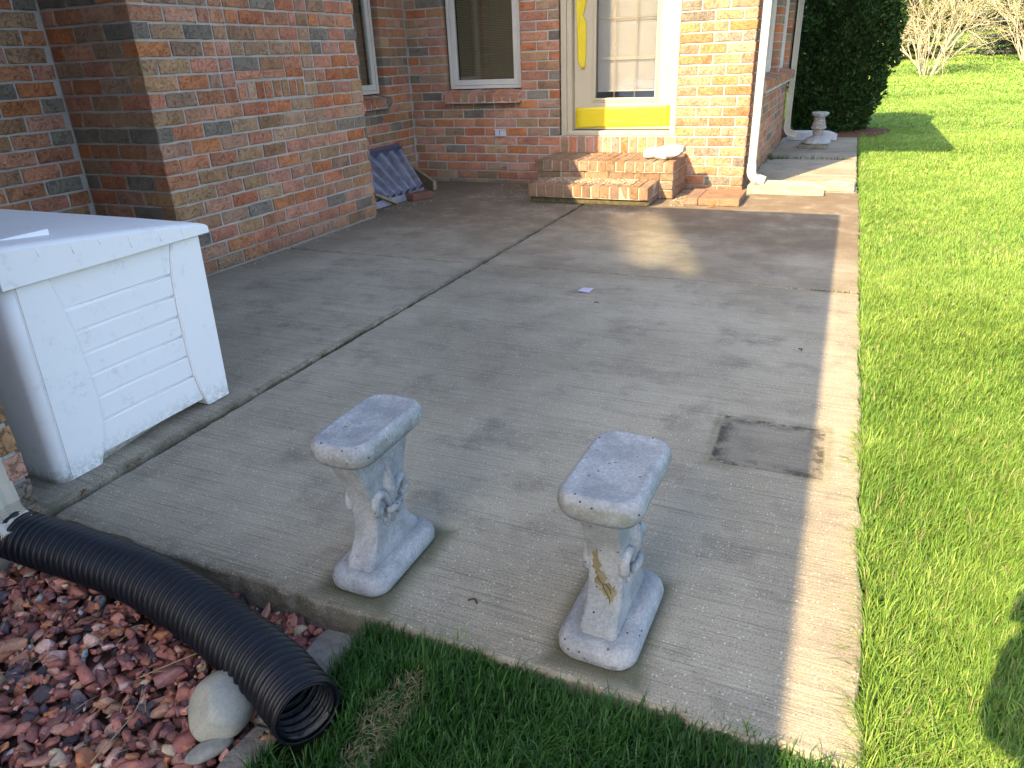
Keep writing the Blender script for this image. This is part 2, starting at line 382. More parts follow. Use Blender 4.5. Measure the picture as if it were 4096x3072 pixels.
def slab(name, x0, x1, y0, y1, ztop, mat, parent, tilt=0.0, r=.012, zb=-.11, jag=.004, seed=0):
    """concrete panel with a tooled, slightly chipped edge"""
    lr = np.random.default_rng(seed+5)
    def edge(n, ins, z):
        p = []
        for k in range(n): p.append((x0+ins+(x1-x0-2*ins)*k/n, y0+ins))
        for k in range(n): p.append((x1-ins, y0+ins+(y1-y0-2*ins)*k/n))
        for k in range(n): p.append((x1-ins-(x1-x0-2*ins)*k/n, y1-ins))
        for k in range(n): p.append((x0+ins, y1-ins-(y1-y0-2*ins)*k/n))
        return p
    n = 60; j = lr.normal(0, jag, (4*n, 2)); rings = []
    def zt(x, y): return ztop + tilt*(y1-y)/(y1-y0)
    for ins, dz in ((0, None), (0.0, -r), (r*.35, -r*.3), (r, 0)):
        e = edge(n, ins, 0); ring = []
        for k, (x, y) in enumerate(e):
            f = 1.0 if ins < r else .3
            z = zb if dz is None else zt(x, y)+dz
            ring.append((x+j[k, 0]*f*(dz is not None), y+j[k, 1]*f*(dz is not None), z))
        rings.append(ring)
    b = MB().loft(rings, smooth=False); return b.build(name, mat, parent)

patio = empty('patio'); tag(patio, 'weathered grey concrete patio with a long joint and a cross joint', kind='structure')
g = .006
slab('slab', XJ+g, XP, YN, YT-g, 0.0, CONC, patio, 0, .008, seed=1)
g = .008
slab('slab', XJ+.006, XP, YT+g, 5.99, 0.0, CONC, patio, 0, .008, seed=2)
slab('slab', -3.70, XJ-g, .80, YT-g, 0.0, CONC, patio, .016, .009, seed=3)
slab('slab', -3.70, XJ-g, YT+g, 6.0, 0.0, CONC, patio, 0, .008, jag=.003, seed=4)
walk = empty('side_walk'); tag(walk, 'narrow concrete walk along the side of the house', kind='structure')
wj = [6.0, 6.85, 7.86, 8.83, 9.86]
for i in range(4): slab('slab', -.70, .13, wj[i]+g, wj[i+1]-g, -.004, WALKC, walk, 0, .008, seed=20+i)
# soil in the joints
MB().box(-3.6, .1, 1.0, 9.8, -.16, -.030).build('joint_soil', DIRT, patio)

# ------------------------------------------------------------------ bricks
BL, BJ, BD, BH = .1932, .2032, .0916, .0662
def brick_mesh(name, l, h, d, seed, nx=4, jit=.0016, ch=.004):
    lr = np.random.default_rng(seed); nz = 2; V = []; F = []
    idx = {}
    for j in range(nz+1):
        for i in range(nx+1):
            x = -l/2+ch+(l-2*ch)*i/nx; z = -h/2+ch+(h-2*ch)*j/nz
            edge = i in (0, nx) or j in (0, nz)
            y = lr.normal(0, .0009) + (.0012 if edge else 0)
            x += lr.normal(0, jit); z += lr.normal(0, jit*.8); idx[(i, j)] = len(V); V.append((x, y, z))
    per = [(i, 0) for i in range(nx)]+[(nx, j) for j in range(nz)]+[(i, nz) for i in range(nx, 0, -1)]+[(0, j) for j in range(nz, 0, -1)]
    for j in range(nz):
        for i in range(nx): F.append((idx[(i, j)], idx[(i+1, j)], idx[(i+1, j+1)], idx[(i, j+1)]))
    o = []
    for (i, j) in per:
        x = -l/2+l*i/nx; z = -h/2+h*j/nz
        x += (1 if i == nx else -1 if i == 0 else 0)*lr.normal(-.0006, .0012); z += (1 if j == nz else -1 if j == 0 else 0)*lr.normal(-.0006, .0014)
        o.append(len(V)); V.append((x, ch+abs(lr.normal(0, .0012)), z))
    bk = []
    for k, (i, j) in enumerate(per): bk.append(len(V)); V.append((V[o[k]][0], d, V[o[k]][2]))
    n = len(per)
    for k in range(n):
        a, b_ = idx[per[k]], idx[per[(k+1) % n]]
        F.append((b_, a, o[k], o[(k+1) % n])); F.append((o[(k+1) % n], o[k], bk[k], bk[(k+1) % n]))
    return pymesh(name, V, F)
BV = []
for i in range(14):
    me = brick_mesh('brick_face', BL, BH, BD, 100+i); me.materials.append(BR[0]); BV.append(me)
BHV = []
for i in range(6):
    me = brick_mesh('brick_head', .0916, BH, BD, 300+i, nx=2); me.materials.append(BR[0]); BHV.append(me)
VV = [np.array([v.co[:] for v in m.vertices]) for m in BV]; FV = [[tuple(p.vertices) for p in m.polygons] for m in BV]
VH = [np.array([v.co[:] for v in m.vertices]) for m in BHV]; FH = [[tuple(p.vertices) for p in m.polygons] for m in BHV]

house = empty('brick_house', (-3.0, 4.0, 0))
tag(house, 'red and brown brick house wrapped round the patio with a cream glass door', 'house')
HO = Vector((-3.0, 4.0, 0))
def hloc(x, y, z): return (x-HO.x, y-HO.y, z-HO.z)

bricks = []       # (wall, centre, rz, size(l,h,d), material index)
def pick_mat(): return int(rng.choice(5, p=BR_W))
def put(wall, org, rz, u, z, l, h, d=BD, yoff=0.0, mat=None, tilt=0.0):
    if l < .018: return
    t = np.array([math.cos(rz), math.sin(rz)]); n_in = np.array([-math.sin(rz), math.cos(rz)])
    p = np.array(org)+t*u+n_in*yoff
    bricks.append([wall, (p[0], p[1], z), rz, (l, h, d), pick_mat() if mat is None else mat, tilt])

def cut(a, b, z0, z1, ops):
    segs = [(a, b)]
    for (u0, u1, y0, y1) in ops:
        if z1 <= y0+.012 or z0 >= y1-.012: continue
        out = []
        for (p, q) in segs:
            if q <= u0 or p >= u1: out.append((p, q)); continue
            if p < u0: out.append((p, u0))
            if q > u1: out.append((u1, q))
        segs = out
    return segs

walls = {}
def make_wall(name, org, rz, L, zmax, pitch, zoff, ops=(), start=None, end=None, phase=0, bricks_on=True, special=None):
    """org: corner at u=0; u runs along local x; brick faces look along local -y"""
    # mortar body with openings
    us = sorted(set([0, L]+[o[0]-.005 for o in ops]+[o[1]+.005 for o in ops])); us = [u for u in us if 0 <= u <= L]
    b = MB(); ms = .007
    for a, c in zip(us[:-1], us[1:]):
        zs = [(-.1, zmax)]
        for o in ops:
            if a < o[1] and c > o[0]:
                zs = [(-.1, o[2]-.004), (o[3]+.004, zmax)]
        for (z0, z1) in zs:
            if z1 > z0: b.box(a+((ms+.004 if start else -.03) if a == 0 else 0), c-((ms+.002 if end else -.03) if c == L else 0), ms, .10, z0, z1)
    w_ = b.build('wall', MORTAR, house, loc=hloc(org[0], org[1], 0), rot=(0, 0, rz)); walls[name] = w_
    if not bricks_on: return w_
    k = 0; h = pitch-.0095
    k = -1
    while True:
        k += 1; z0 = zoff+(k-1)*pitch+.0095/2; z1 = z0+h; zc = (z0+z1)/2
        if z0 > zmax: break
        if z1 < .012: continue
        own_s = (k+phase) % 2 == 0
        if start == 'outer':
            a0 = 0.0 if own_s else BJ/2
        else: a0 = 0.0 - (0 if own_s else BJ/2)
        e1 = L
        if end == 'outer': e1 = L if own_s else L-BJ/2
        segs = []
        if end and start != 'outer':
            q = e1
            if end == 'flush' and not own_s: segs.append((q-BL*.474, q)); q -= BJ/2
            while q > 0: segs.append((max(q-BL, .004), q)); q -= BJ
        else:
            q = a0
            while q < e1-.01: segs.append((max(q, .004 if start is None else 0), min(q+BL, e1 if end else L-.004))); q += BJ
        if special and special(k, zc, z0, z1, segs): continue
        flat = sorted(c2 for (p, q) in segs for c2 in cut(p, q, z0, z1, ops)); k2 = 0; res = []
        while k2 < len(flat):
            p, q = flat[k2]
            if q-p < .05 and k2+1 < len(flat) and flat[k2+1][0]-q < .02 and any(abs(p-o_[1]) < .004 for o_ in ops): p, q = p, flat[k2+1][1]; k2 += 1
            elif q-p < .05 and res and p-res[-1][1] < .02 and any(abs(q-o_[0]) < .004 for o_ in ops): p = res.pop()[0]
            elif any(0 < p-o_[1] < .045 for o_ in ops if z0 < o_[3] and z1 > o_[2]): p = [o_[1] for o_ in ops if 0 < p-o_[1] < .045][0]
            elif any(0 < o_[0]-q < .045 for o_ in ops if z0 < o_[3] and z1 > o_[2]): q = [o_[0] for o_ in ops if 0 < o_[0]-q < .045][0]
            res.append((p, q)); k2 += 1
        for (p2, q2) in res:
            if q2-p2 > .02: put(name, org, rz, (p2+q2)/2, zc, q2-p2, h)
    return w_

Q = math.pi/2
XN, YNB = -1.73, .88
XM = -3.645                       # main wall plane
XB, YB0, YB1 = -3.05, 2.625, 4.378
YD, XS = 5.97, -.690
make_wall('near', (XN, -1.6), Q, 2.48, 2.4, .0752, .044, (), None, 'flush', 0)
make_wall('near_end', (XN, YNB), 2*Q, 1.915, 2.4, .0752, .044, (), 'outer', None, 1, bricks_on=False)
make_wall('recess', (XM, YNB), Q, YB0-YNB, 2.4, .0762, .012, ())
make_wall('bump_near', (XM, YB0), 0.0, XB-XM, 4.2, .0766, .0097, (), None, 'outer', 0)
def infill(k, zc, z0, z1, segs):
    if zc < .862: return False
    h = z1-z0; y = YB0
    A, B_, C_, D_, E_ = 3.115-y, 3.217-y, 3.788-y, 3.900-y, YB1-YB0
    for (p, q) in segs:                                # left field
        if p < A-.02: put('bump', (XB, YB0), Q, (p+min(q, A-.006))/2, zc, min(q, A-.006)-p, h)
    put('bump', (XB, YB0), Q, (A+.004+B_-.006)/2, zc, B_-A-.010, h)
    put('bump', (XB, YB0), Q, (C_+.004+D_-.006)/2, zc, D_-C_-.010, h)
    own = k % 2 == 0; q = D_+.003-(0 if own else .075)
    while q < E_-.02:
        a, b = max(q, D_+.003), min(q+BL*.86, E_ if own else E_)
        if b-a > .02: put('bump', (XB, YB0), Q, (a+b)/2, zc, b-a, h)
        q += BJ*.87
    if zc > 1.02:
        q = B_+.004-(0 if own else BJ/2)
        while q < C_-.02:
            a, b = max(q, B_+.004), min(q+BL, C_-.006)
            if b-a > .02: put('bump', (XB, YB0), Q, (a+b)/2, zc, b-a, h)
            q += BJ
    return True
make_wall('bump', (XB, YB0), Q, YB1-YB0, 4.2, .0766, .0097, (), 'outer', 'flush', 1, special=infill)
for i in range(8):
    u0 = 3.222-YB0+i*.0705; put('bump', (XB, YB0), Q, u0+.0305, .908, .060, .092, mat=int(rng.choice([0, 4, 0, 3])))
for (a, b) in ((3.222, 3.43), (3.44, 3.62), (3.63, 3.783)):
    put('bump', (XB, YB0), Q, (a+b)/2-YB0, .988, b-a, .043, mat=0)
make_wall('bump_far', (XB-.092, YB1-.002), 2*Q, XB-XM-.092, 4.2, .0766, .0097, (), bricks_on=False)
W1 = (4.55-YB1, 5.570-YB1, .772, 2.05)
make_wall('alcove', (XM, YB1), Q, YD-YB1, 2.4, .0745, .022, (W1,), None, None, 1)
W2 = (-3.278-XM, -2.556-XM, .772, 2.05); DR = (-2.215-XM, -1.243-XM, .262, 2.42)
make_wall('door_wall', (XM, YD), 0.0, XS-XM, 2.4, .0737, .0293, (W2, DR), None, 'outer', 0)
WA = (6.55-YD, 7.85-YD, .795, 2.05); WB = (8.15-YD, 9.20-YD, .795, 2.05)
make_wall('side', (XS, YD), Q, 9.42-YD, 2.4, .0740, .0285, (WA, WB), 'outer', None, 1)
MB().box(-2.222, -1.238, YD+.004, YD+.09, .258, .404).build('sill_wall', MORTAR, house, loc=hloc(0, 0, 0))
# soldier course under the door
for i in range(13):
    put('door_wall', (XM, YD), 0.0, -2.2115-XM+.0372+i*.0744, .3335, .0645, .130, yoff=-.003)

# window sills: bricks on edge, sloping outwards
sills = {}
def sill(name, org, rz, u0, u1, z0, z1, n, proud=.068, label=None):
    t = np.array([math.cos(rz), math.sin(rz)]); ni = np.array([-math.sin(rz), math.cos(rz)])
    b = MB(); ta = math.tan(R(13)); f0, f1 = -proud+.008, .06
    b.add([(u, y, z+(y+proud)*ta) for u in (u0+.004, u1-.004) for (y, z) in ((f0, z0+.004), (f1, z0+.004), (f1, z1-.005), (f0, z1-.005))], [(0, 1, 2, 3), (7, 6, 5, 4), (0, 4, 5, 1), (1, 5, 6, 2), (2, 6, 7, 3), (3, 7, 4, 0)])
    s_ = b.build('window_sill', MORTAR, house, loc=hloc(org[0], org[1], 0), rot=(0, 0, rz)); sills[name] = s_; walls[name] = s_
    pw = (u1-u0)/n
    for i in range(n): put(name, org, rz, u0+pw*(i+.5), (z0+z1)/2, pw-.009, z1-z0, d=.14, yoff=-proud, tilt=R(13))
sill('sill_w2', (XM, YD), 0.0, -3.27-XM, -2.555-XM, .668, .750, 9)
sill('sill_w1', (XM, YB1), Q, 4.55-YB1, 5.545-YB1, .666, .748, 13)
sill('sill_a', (XS, YD), Q, 6.45-YD, 7.95-YD, .672, .775, 20)
sill('sill_b', (XS, YD), Q, 8.05-YD, 9.30-YD, .672, .775, 17)

# ---- which bricks show largest in the photograph
OCC = [((XM, YB0+.02, -1), (XB-.02, YB1-.02, 5)), ((-9, -9, -1), (XN-.02, YNB-.02, 5)), ((-3.1, 1.02, 0), (-1.83, 1.6, .57)), ((-2.2, 5.15, 0), (-1.25, 5.9, .12)), ((-2.2, 5.48, 0), (-1.15, 5.95, .25)), ((-.9, 6.0, -1), (XS-.02, 9.4, 5))]
Ccam = np.array([0, 0, CAM_H])
def blocked(p):
    d = p-Ccam
    for lo, hi in OCC:
        t0, t1 = 0.0, .985
        for a in range(3):
            if abs(d[a]) < 1e-9:
                if not lo[a] <= Ccam[a] <= hi[a]: t0 = 2
                continue
            x, y = (lo[a]-Ccam[a])/d[a], (hi[a]-Ccam[a])/d[a]
            if x > y: x, y = y, x
            t0, t1 = max(t0, x), min(t1, y)
        if t0 < t1: return True
    return False
score = []
for bk in bricks:
    p = np.array(bk[1]); nrm = np.array([math.sin(bk[2]), -math.cos(bk[2]), 0]); v = p+nrm*.003-Ccam; zf = v@fwd
    if zf < .1 or v@nrm >= 0: score.append(0); continue
    px, py = 2048+FPX*(v@rgt)/zf, 1536-FPX*(v@upv)/zf
    if not (-10 < px < 4106 and -10 < py < 3082) or blocked(p+nrm*.003): score.append(0); continue
    score.append(bk[3][0]*bk[3][1]*abs(v@nrm)/np.linalg.norm(v)/zf**2)
order = np.argsort(score)[::-1]; NIND = 300
single = set(int(i) for i in order[:NIND] if score[i] > 0)
restV = []; restF = []; restM = []; nb = 0
for i, (wl, c, rz, (l, h, d), mi, tilt) in enumerate(bricks):
    head = l < .12; k = i % (6 if head else 14)
    base_l = .0916 if head else BL
    if i in single:
        me = (BHV if head else BV)[k]; par = walls[wl]
        o = bpy.data.objects.new('brick', me); COL.objects.link(o); o.parent = par
        wx, wy = par.location.x+HO.x, par.location.y+HO.y; ct, st_ = math.cos(-rz), math.sin(-rz); dx, dy = c[0]-wx, c[1]-wy
        o.location = (ct*dx-st_*dy, st_*dx+ct*dy, c[2]); o.scale = (l/base_l, d/BD, h/BH)
        o.rotation_euler = (rng.normal(0, .006)+tilt, rng.normal(0, .006), rng.normal(0, .006))
        o.material_slots[0].link = 'OBJECT'; o.material_slots[0].material = BR[mi]
    else:
        V, F = ((VH, FH) if head else (VV, FV)); V = V[k]*np.array([l/base_l, d/BD, h/BH]); V = np.stack([V[:, 0], V[:, 1]*math.cos(tilt)-V[:, 2]*math.sin(tilt), V[:, 1]*math.sin(tilt)+V[:, 2]*math.cos(tilt)], 1); ct, st_ = math.cos(rz), math.sin(rz)
        X = V[:, 0]*ct-V[:, 1]*st_+c[0]-HO.x; Y = V[:, 0]*st_+V[:, 1]*ct+c[1]-HO.y
        restV.append(np.stack([X, Y, V[:, 2]+c[2]], 1)); restF += [tuple(q+nb for q in f) for f in F[k]]; restM += [mi]*len(F[k]); nb += len(V)
me = bpy.data.meshes.new('brick_courses'); me.from_pydata(np.concatenate(restV).tolist(), [], restF)
for m in BR: me.materials.append(m)
me.polygons.foreach_set('material_index', restM); me.update()
o = link('brick_courses', me, house); tag(o, kind='stuff')

# ------------------------------------------------------------------ windows and door
def window(org, rz, u0, u1, z0, z1, rec, label=None, blind=None, pitch=.0128, fw=.032):
    """frame part with pane, blind and room behind; local x along the wall, y inwards"""
    b = MB()
    def ring(a0, a1, c0, c1, t, y0, y1):
        b.bbox(a0, a0+t, y0, y1, c0, c1, .003, 1); b.bbox(a1-t, a1, y0, y1, c0, c1, .003, 1)
        b.bbox(a0+t, a1-t, y0, y1, c0, c0+t, .003, 1); b.bbox(a0+t, a1-t, y0, y1, c1-t, c1, .003, 1)
    ring(u0, u1, z0, z1, .026, rec, rec+.05)
    ring(u0+.028, u1-.028, z0+.028, z1-.028, fw+.012, rec+.008, rec+.045)
    wd = b.build('window', FRAME, house, loc=hloc(org[0], org[1], 0), rot=(0, 0, rz))
    i = .028+fw+.012
    MB().box(u0+i-.004, u1-i+.004, rec+.024, rec+.028, z0+i-.004, z1-i+.004).build('pane', GLASS, wd)
    if blind:
        bl = MB(); z = z0+i
        while z < z1-i:
            a = .0085
            bl.add([(u0+i, rec+.062, z-.0052), (u1-i, rec+.062, z-.0052), (u1-i, rec+.069, z+.0052), (u0+i, rec+.069, z+.0052)], [(0, 1, 2, 3)]); z += pitch
        bl.build('blind', blind, wd)
    rm = MB(); rm.box(u0+.02, u1-.02, rec+.10, rec+.5, z0, z1); rm.build('room_shade', DARK, wd)
    return wd
window((XM, YD), 0.0, -3.258-XM, -2.575-XM, .785, 2.04, .05, blind=BLIND_T)
window((XM, YB1), Q, 4.56-YB1, 5.548-YB1, .785, 2.04, .05, blind=BLIND_T)
window((XS, YD), Q, 6.57-YD, 7.82-YD, .805, 2.04, .055)
window((XS, YD), Q, 8.17-YD, 9.18-YD, .805, 2.04, .055)

# door: frame, slab, glass, grilles, blind
DY = YD+.085
b = MB()
b.bbox(-2.205, -2.158, YD+.012, DY+.04, .405, 2.42, .004); b.bbox(-2.157, -2.118, YD+.028, DY+.04, .405, 2.42, .004)
b.bbox(-1.292, -1.244, YD+.012, DY+.04, .405, 2.42, .004); b.bbox(-2.118, -1.292, YD+.02, DY+.04, 2.38, 2.42, .004)
b.bbox(-2.155, -1.292, YD+.004, DY+.03, .405, .440, .006)
fr = b.build('door_frame', DOORP, house, loc=hloc(0, 0, 0))
MB().bbox(-2.114, -1.296, DY-.012, DY+.03, .436, .4475, .002, 1).build('door_sweep', simple('sweep_dark', (.06, .05, .04), .6), fr)
GX0, GX1, GZ0, GZ1 = -1.928, -1.440, .690, 2.10
b = MB()
b.bbox(-2.114, GX0-.02, DY, DY+.04, .449, 2.375, .002, 1); b.bbox(GX1+.02, -1.297, DY, DY+.04, .449, 2.375, .002, 1)
b.bbox(GX0-.02, GX1+.02, DY, DY+.04, .449, GZ0-.02, .001, 1); b.bbox(GX0-.02, GX1+.02, DY, DY+.04, GZ1+.02, 2.375, .001, 1)
door = b.build('door', DOORP, house, loc=hloc(0, 0, 0))
b = MB()
for (ins, t, y) in ((0.0, .014, -.006), (.016, .016, -.012)):
    a0, a1, c0, c1 = GX0-.034+ins, GX1+.034-ins, GZ0-.034+ins, GZ1+.034-ins
    b.bbox(a0, a0+t, DY+y, DY+.005, c0, c1, .003); b.bbox(a1-t, a1, DY+y, DY+.005, c0, c1, .003); b.bbox(a0+t, a1-t, DY+y, DY+.005, c0, c0+t, .003); b.bbox(a0+t, a1-t, DY+y, DY+.005, c1-t, c1, .003)
b.build('lite_moulding', DOORP, door)
MB().box(GX0-.003, GX1+.003, DY+.006, DY+.010, GZ0-.003, GZ1+.003).build('pane', DGLASS, door)
BRASS = simple('grille_brass', (.62, .50, .28), .4, .5)
for x in (-1.777, -1.608): MB().box(x-.003, x+.003, DY+.014, DY+.019, GZ0, GZ1).build('grille_bar', BRASS, door)
for z in (.982, 1.270, 1.56, 1.85): MB().box(GX0, GX1, DY+.0195, DY+.0235, z-.003, z+.003).build('grille_bar', BRASS, door)
bl = MB(); z = .748
while z < GZ1:
    bl.add([(GX0, DY+.046, z-.0085), (GX1, DY+.046, z-.0085), (GX1, DY+.052, z-.002), (GX0, DY+.052, z-.002), (GX1, DY+.062, z+.0085), (GX0, DY+.062, z+.0085)], [(0, 1, 2, 3), (3, 2, 4, 5)]); z += .0165
bl.box(GX0, GX1, DY+.044, DY+.064, .735, .742)
bl.build('blind', BLIND_W, door)
MB().box(GX0-.01, GX1+.01, DY+.12, DY+.5, GZ0-.01, GZ1+.01).build('room_shade', DARK, door)

# yellow tape
def tape_sheet(name, pts_l, pts_r, y, amp, seed, label):
    lr = np.random.default_rng(seed); n, m = len(pts_l), 14; V = []; F = []
    for i in range(n):
        for k in range(m+1):
            t = k/m; x = pts_l[i][0]*(1-t)+pts_r[i][0]*t; z = pts_l[i][1]*(1-t)+pts_r[i][1]*t
            yy = y-abs(amp*(math.sin(9*t+i*.8+seed)*.6+lr.normal(0, .5)))
            V.append((x, yy, z))
    for i in range(n-1):
        for k in range(m): F.append((i*(m+1)+k, i*(m+1)+k+1, (i+1)*(m+1)+k+1, (i+1)*(m+1)+k))
    me = pymesh(name, V, F, True); o = link(name, me, None, TAPE)
    sm = o.modifiers.new('thick', 'SOLIDIFY'); sm.thickness = .0008
    tag(o, label, 'tape', 'yellow tape on the glass door'); return o
nL = 9
tape_sheet('yellow_tape', [(-2.098+(-.008)*(i/(nL-1))+rng.normal(0, .002), .617-(.160)*i/(nL-1)) for i in range(nL)], [(-1.301, .627-(.155)*i/(nL-1)) for i in range(nL)], DY-.002, .0025, 3, 'wide flat band of yellow tape across the bottom of the cream door')
Lp = [(-2.092, 1.62), (-2.090, 1.50), (-2.088, 1.415), (-2.096, 1.335), (-2.086, 1.315), (-2.088, 1.24), (-2.086, 1.12), (-2.084, 1.04), (-2.079, .975), (-2.066, .945), (-2.050, .912)]
Rp = [(-2.000, 1.62), (-2.005, 1.50), (-2.006, 1.41), (-2.028, 1.325), (-2.040, 1.31), (-2.012, 1.26), (-2.008, 1.16), (-2.010, 1.05), (-2.014, .97), (-2.018, .93), (-2.022, .914)]
tape_sheet('yellow_tape', Lp, Rp, DY-.006, .007, 8, 'crumpled strip of yellow tape hanging down the lock side of the door')

# outlet cover
b = MB(); b.bbox(-2.816, -2.712, YD-.012, YD+.002, .393, .458, .004); b.bbox(-2.808, -2.768, YD-.028, YD-.010, .399, .447, .004); b.bbox(-2.762, -2.722, YD-.026, YD-.010, .399, .447, .004); b.bbox(-2.818, -2.710, YD-.030, YD-.010, .449, .459, .003)
b.build('outlet_cover', simple('outlet_grey', (.50, .50, .53), .45, .4), house, loc=hloc(0, 0, 0))

# ------------------------------------------------------------------ roofs
def hip(x0, x1, y0, y1, z, rise, run):
    b = MB(); z -= .16; b.box(x0, x1, y0, y1, z, z+.16)
    v = [(x0, y0, z+.16), (x1, y0, z+.16), (x1, y1, z+.16), (x0, y1, z+.16), (x0+run, y0+run, z+.16+rise), (x1-run, y0+run, z+.16+rise), (x1-run, y1-run, z+.16+rise), (x0+run, y1-run, z+.16+rise)]
    b.add(v, [(0, 1, 5, 4), (1, 2, 6, 5), (2, 3, 7, 6), (3, 0, 4, 7), (4, 5, 6, 7)]); return b
for i, (x0, x1, y0, y1, zz) in enumerate(((-8.2, -1.148, -6, 1.796, 2.40), (-8.2, -2.955, 1.797, 5.395, 2.40), (-8.2, -.138, 5.396, 9.36, 2.40))):
    hip(x0, x1, y0, y1, zz, .75, 1.7).build('roof', ROOF, house, loc=hloc(0, 0, 0))
MB().box(-8.0, XN-.1, -5.5, YNB-.1, -.1, 2.4).build('wall_core', DARK, house, loc=hloc(0, 0, 0))
MB().box(-8.0, XM-.75, YNB-.1, 5.9, -.1, 2.4).build('wall_core', DARK, house, loc=hloc(0, 0, 0))
MB().box(-8.0, XS-.75, YD+.7, 9.3, -.1, 2.4).build('wall_core', DARK, house, loc=hloc(0, 0, 0))
MB().box(XM-.1, XS-.1, 9.32, 9.42, -.1, 2.4).build('wall', MORTAR, house, loc=hloc(0, 0, 0))

# ------------------------------------------------------------------ downspouts
def rect_ring(c, t, a, ha, hb, gro=.004):
    """fluted rectangular section: a = across direction, t = travel"""
    c = np.array(c, float); t = np.array(t, float); t /= np.linalg.norm(t); a = np.array(a, float); b_ = np.cross(t, a)
    p = []
    for (s, e) in (((1, 1), (-1, 1)), ((-1, 1), (-1, -1)), ((-1, -1), (1, -1)), ((1, -1), (1, 1))):
        for k in range(6):
            f = k/6; u = s[0]*(1-f)+e[0]*f; v = s[1]*(1-f)+e[1]*f
            g_ = gro if k in (2, 4) else 0
            p.append(c+a*u*(ha-(g_ if abs(u) > .99 else 0))+b_*v*(hb-(g_ if abs(v) > .99 else 0)))
    return p
def downspout(x, y, ztop, zel, out, r, ha, hb, outlen, label, endz=None, steps=7, dirx=(1, 0)):
    """vertical pipe then a pleated elbow that turns out along dirx"""
    d = np.array([dirx[0], dirx[1], 0.0]); a = np.array([-dirx[1], dirx[0], 0.0])
    rings = [rect_ring((x, y, ztop), (0, 0, -1), a, ha, hb), rect_ring((x, y, zel), (0, 0, -1), a, ha, hb)]
    p = MB().loft(rings, smooth=False).build('downspout', WHITE_METAL, house, loc=hloc(0, 0, 0)); p['label'] = label
    er = []; ce = np.array([x, y, zel])+d*r
    er.append(rect_ring((x, y, zel+.05), (0, 0, -1), a, ha+.003, hb+.003))
    for k in range(steps*2+1):
        an = out*k/(steps*2); t = np.array([0, 0, -math.cos(an)])+d*math.sin(an)
        c = ce-d*r*math.cos(an)+np.array([0, 0, -r*math.sin(an)]); e = .0 if k % 2 else .004
        er.append(rect_ring(c, t, a, ha+.002+e*.4, hb+.002+e))
    er.append(rect_ring(c+t*outlen, t, a, ha+.002, hb+.002))
    MB().loft(er, smooth=False).build('elbow', WHITE_METAL, p)
    return p
downspout(-1.702, .772, 2.4, .112, R(58), .062, .035, .026, .028, 'white fluted downspout beside the black drain hose')
downspout(-.640, 6.062, 2.4, .140, R(76), .070, .036, .027, .055, 'cream downspout at the sunlit house corner')
downspout(-.635, 9.30, 2.4, .165, R(78), .07, .036, .028, .06, 'cream downspout at the far end of the side wall')

# ------------------------------------------------------------------ brick steps
steps = empty('brick_steps', (-1.68, 5.5, 0)); tag(steps, 'two brick steps littered with husks below the cream glass door', 'steps')
SO = (-1.68, 5.5, 0)
def sl_(x, y, z): return (x-SO[0], y-SO[1], z-SO[2])
SBV = {}
def step_brick(x0, x1, y0, y1, z0, z1, mat=None, jit=.002):
    key = (round(x1-x0, 3), round(y1-y0, 3), round(z1-z0, 3), random.randrange(4))
    if key not in SBV:
        lr = np.random.default_rng(len(SBV)+900); bm = bmesh.new(); bmesh.ops.create_cube(bm, size=1)
        for v in bm.verts: v.co = Vector((v.co.x*key[0], v.co.y*key[1], v.co.z*key[2]))
        bmesh.ops.bevel(bm, geom=bm.edges[:], offset=.005, segments=1, affect='EDGES')
        for v in bm.verts: v.co += Vector(lr.normal(0, .0016, 3))
        me = bpy.data.meshes.new('step_brick'); bm.to_mesh(me); bm.free(); me.materials.append(STEP_BR[0]); SBV[key] = me
    o = bpy.data.objects.new('brick', SBV[key]); COL.objects.link(o); o.parent = steps
    o.location = sl_((x0+x1)/2+random.gauss(0, jit*.4), (y0+y1)/2+random.gauss(0, jit), (z0+z1)/2+random.gauss(0, jit*.5)); o.rotation_euler = (random.gauss(0, .006), random.gauss(0, .006), random.gauss(0, .01))
    o.material_slots[0].link = 'OBJECT'; o.material_slots[0].material = STEP_BR[mat if mat is not None else random.choice([0, 0, 0, 1, 2])]
UX0, UX1, UY, UZ0, UZ1 = -2.240, -1.128, 5.452, .196, .274
LX0, LX1, LY, LZ0, LZ1 = -2.166, -1.232, 5.120, .052, .140
MB().box(LX0+.015, LX1-.012, LY+.025, UY+.03, 0.004, LZ0+.002).build('step_footing', simple('mossy_footing', (.085, .072, .042), .95, .1, 30, .4, 120, .6, .004), steps, loc=sl_(0, 0, 0))
b = MB(); b.box(UX0+.02, UX1-.012, UY+.022, 5.962, 0.004, UZ0+.004); b.box(UX0+.006, UX1-.006, UY+.006, 5.962, UZ0-.004, UZ1-.006)
b.box(LX0+.006, LX1-.006, LY+.006, UY+.03, LZ0-.004, LZ1-.006)
b.build('step_core', simple('step_mortar', (.36, .30, .225), .95, .1, 30, .3, 120, .6, .004), steps, loc=sl_(0, 0, 0))
pw = (UX1-UX0)/15
for i in range(15):
    x = UX0+i*pw
    step_brick(x+.004, x+pw-.004, UY, UY+.190, UZ0, UZ1); step_brick(x+.004, x+pw-.004, UY+.200, UY+.390, UZ0, UZ1); step_brick(x+.004, x+pw-.004, UY+.400, 5.962, UZ0, UZ1)
pw = (LX1-LX0)/13
for i in range(13):
    x = LX0+i*pw
    step_brick(x+.004, x+pw-.004, LY, LY+.190, LZ0, LZ1); step_brick(x+.004, x+pw-.004, LY+.200, UY+.02, LZ0, LZ1)
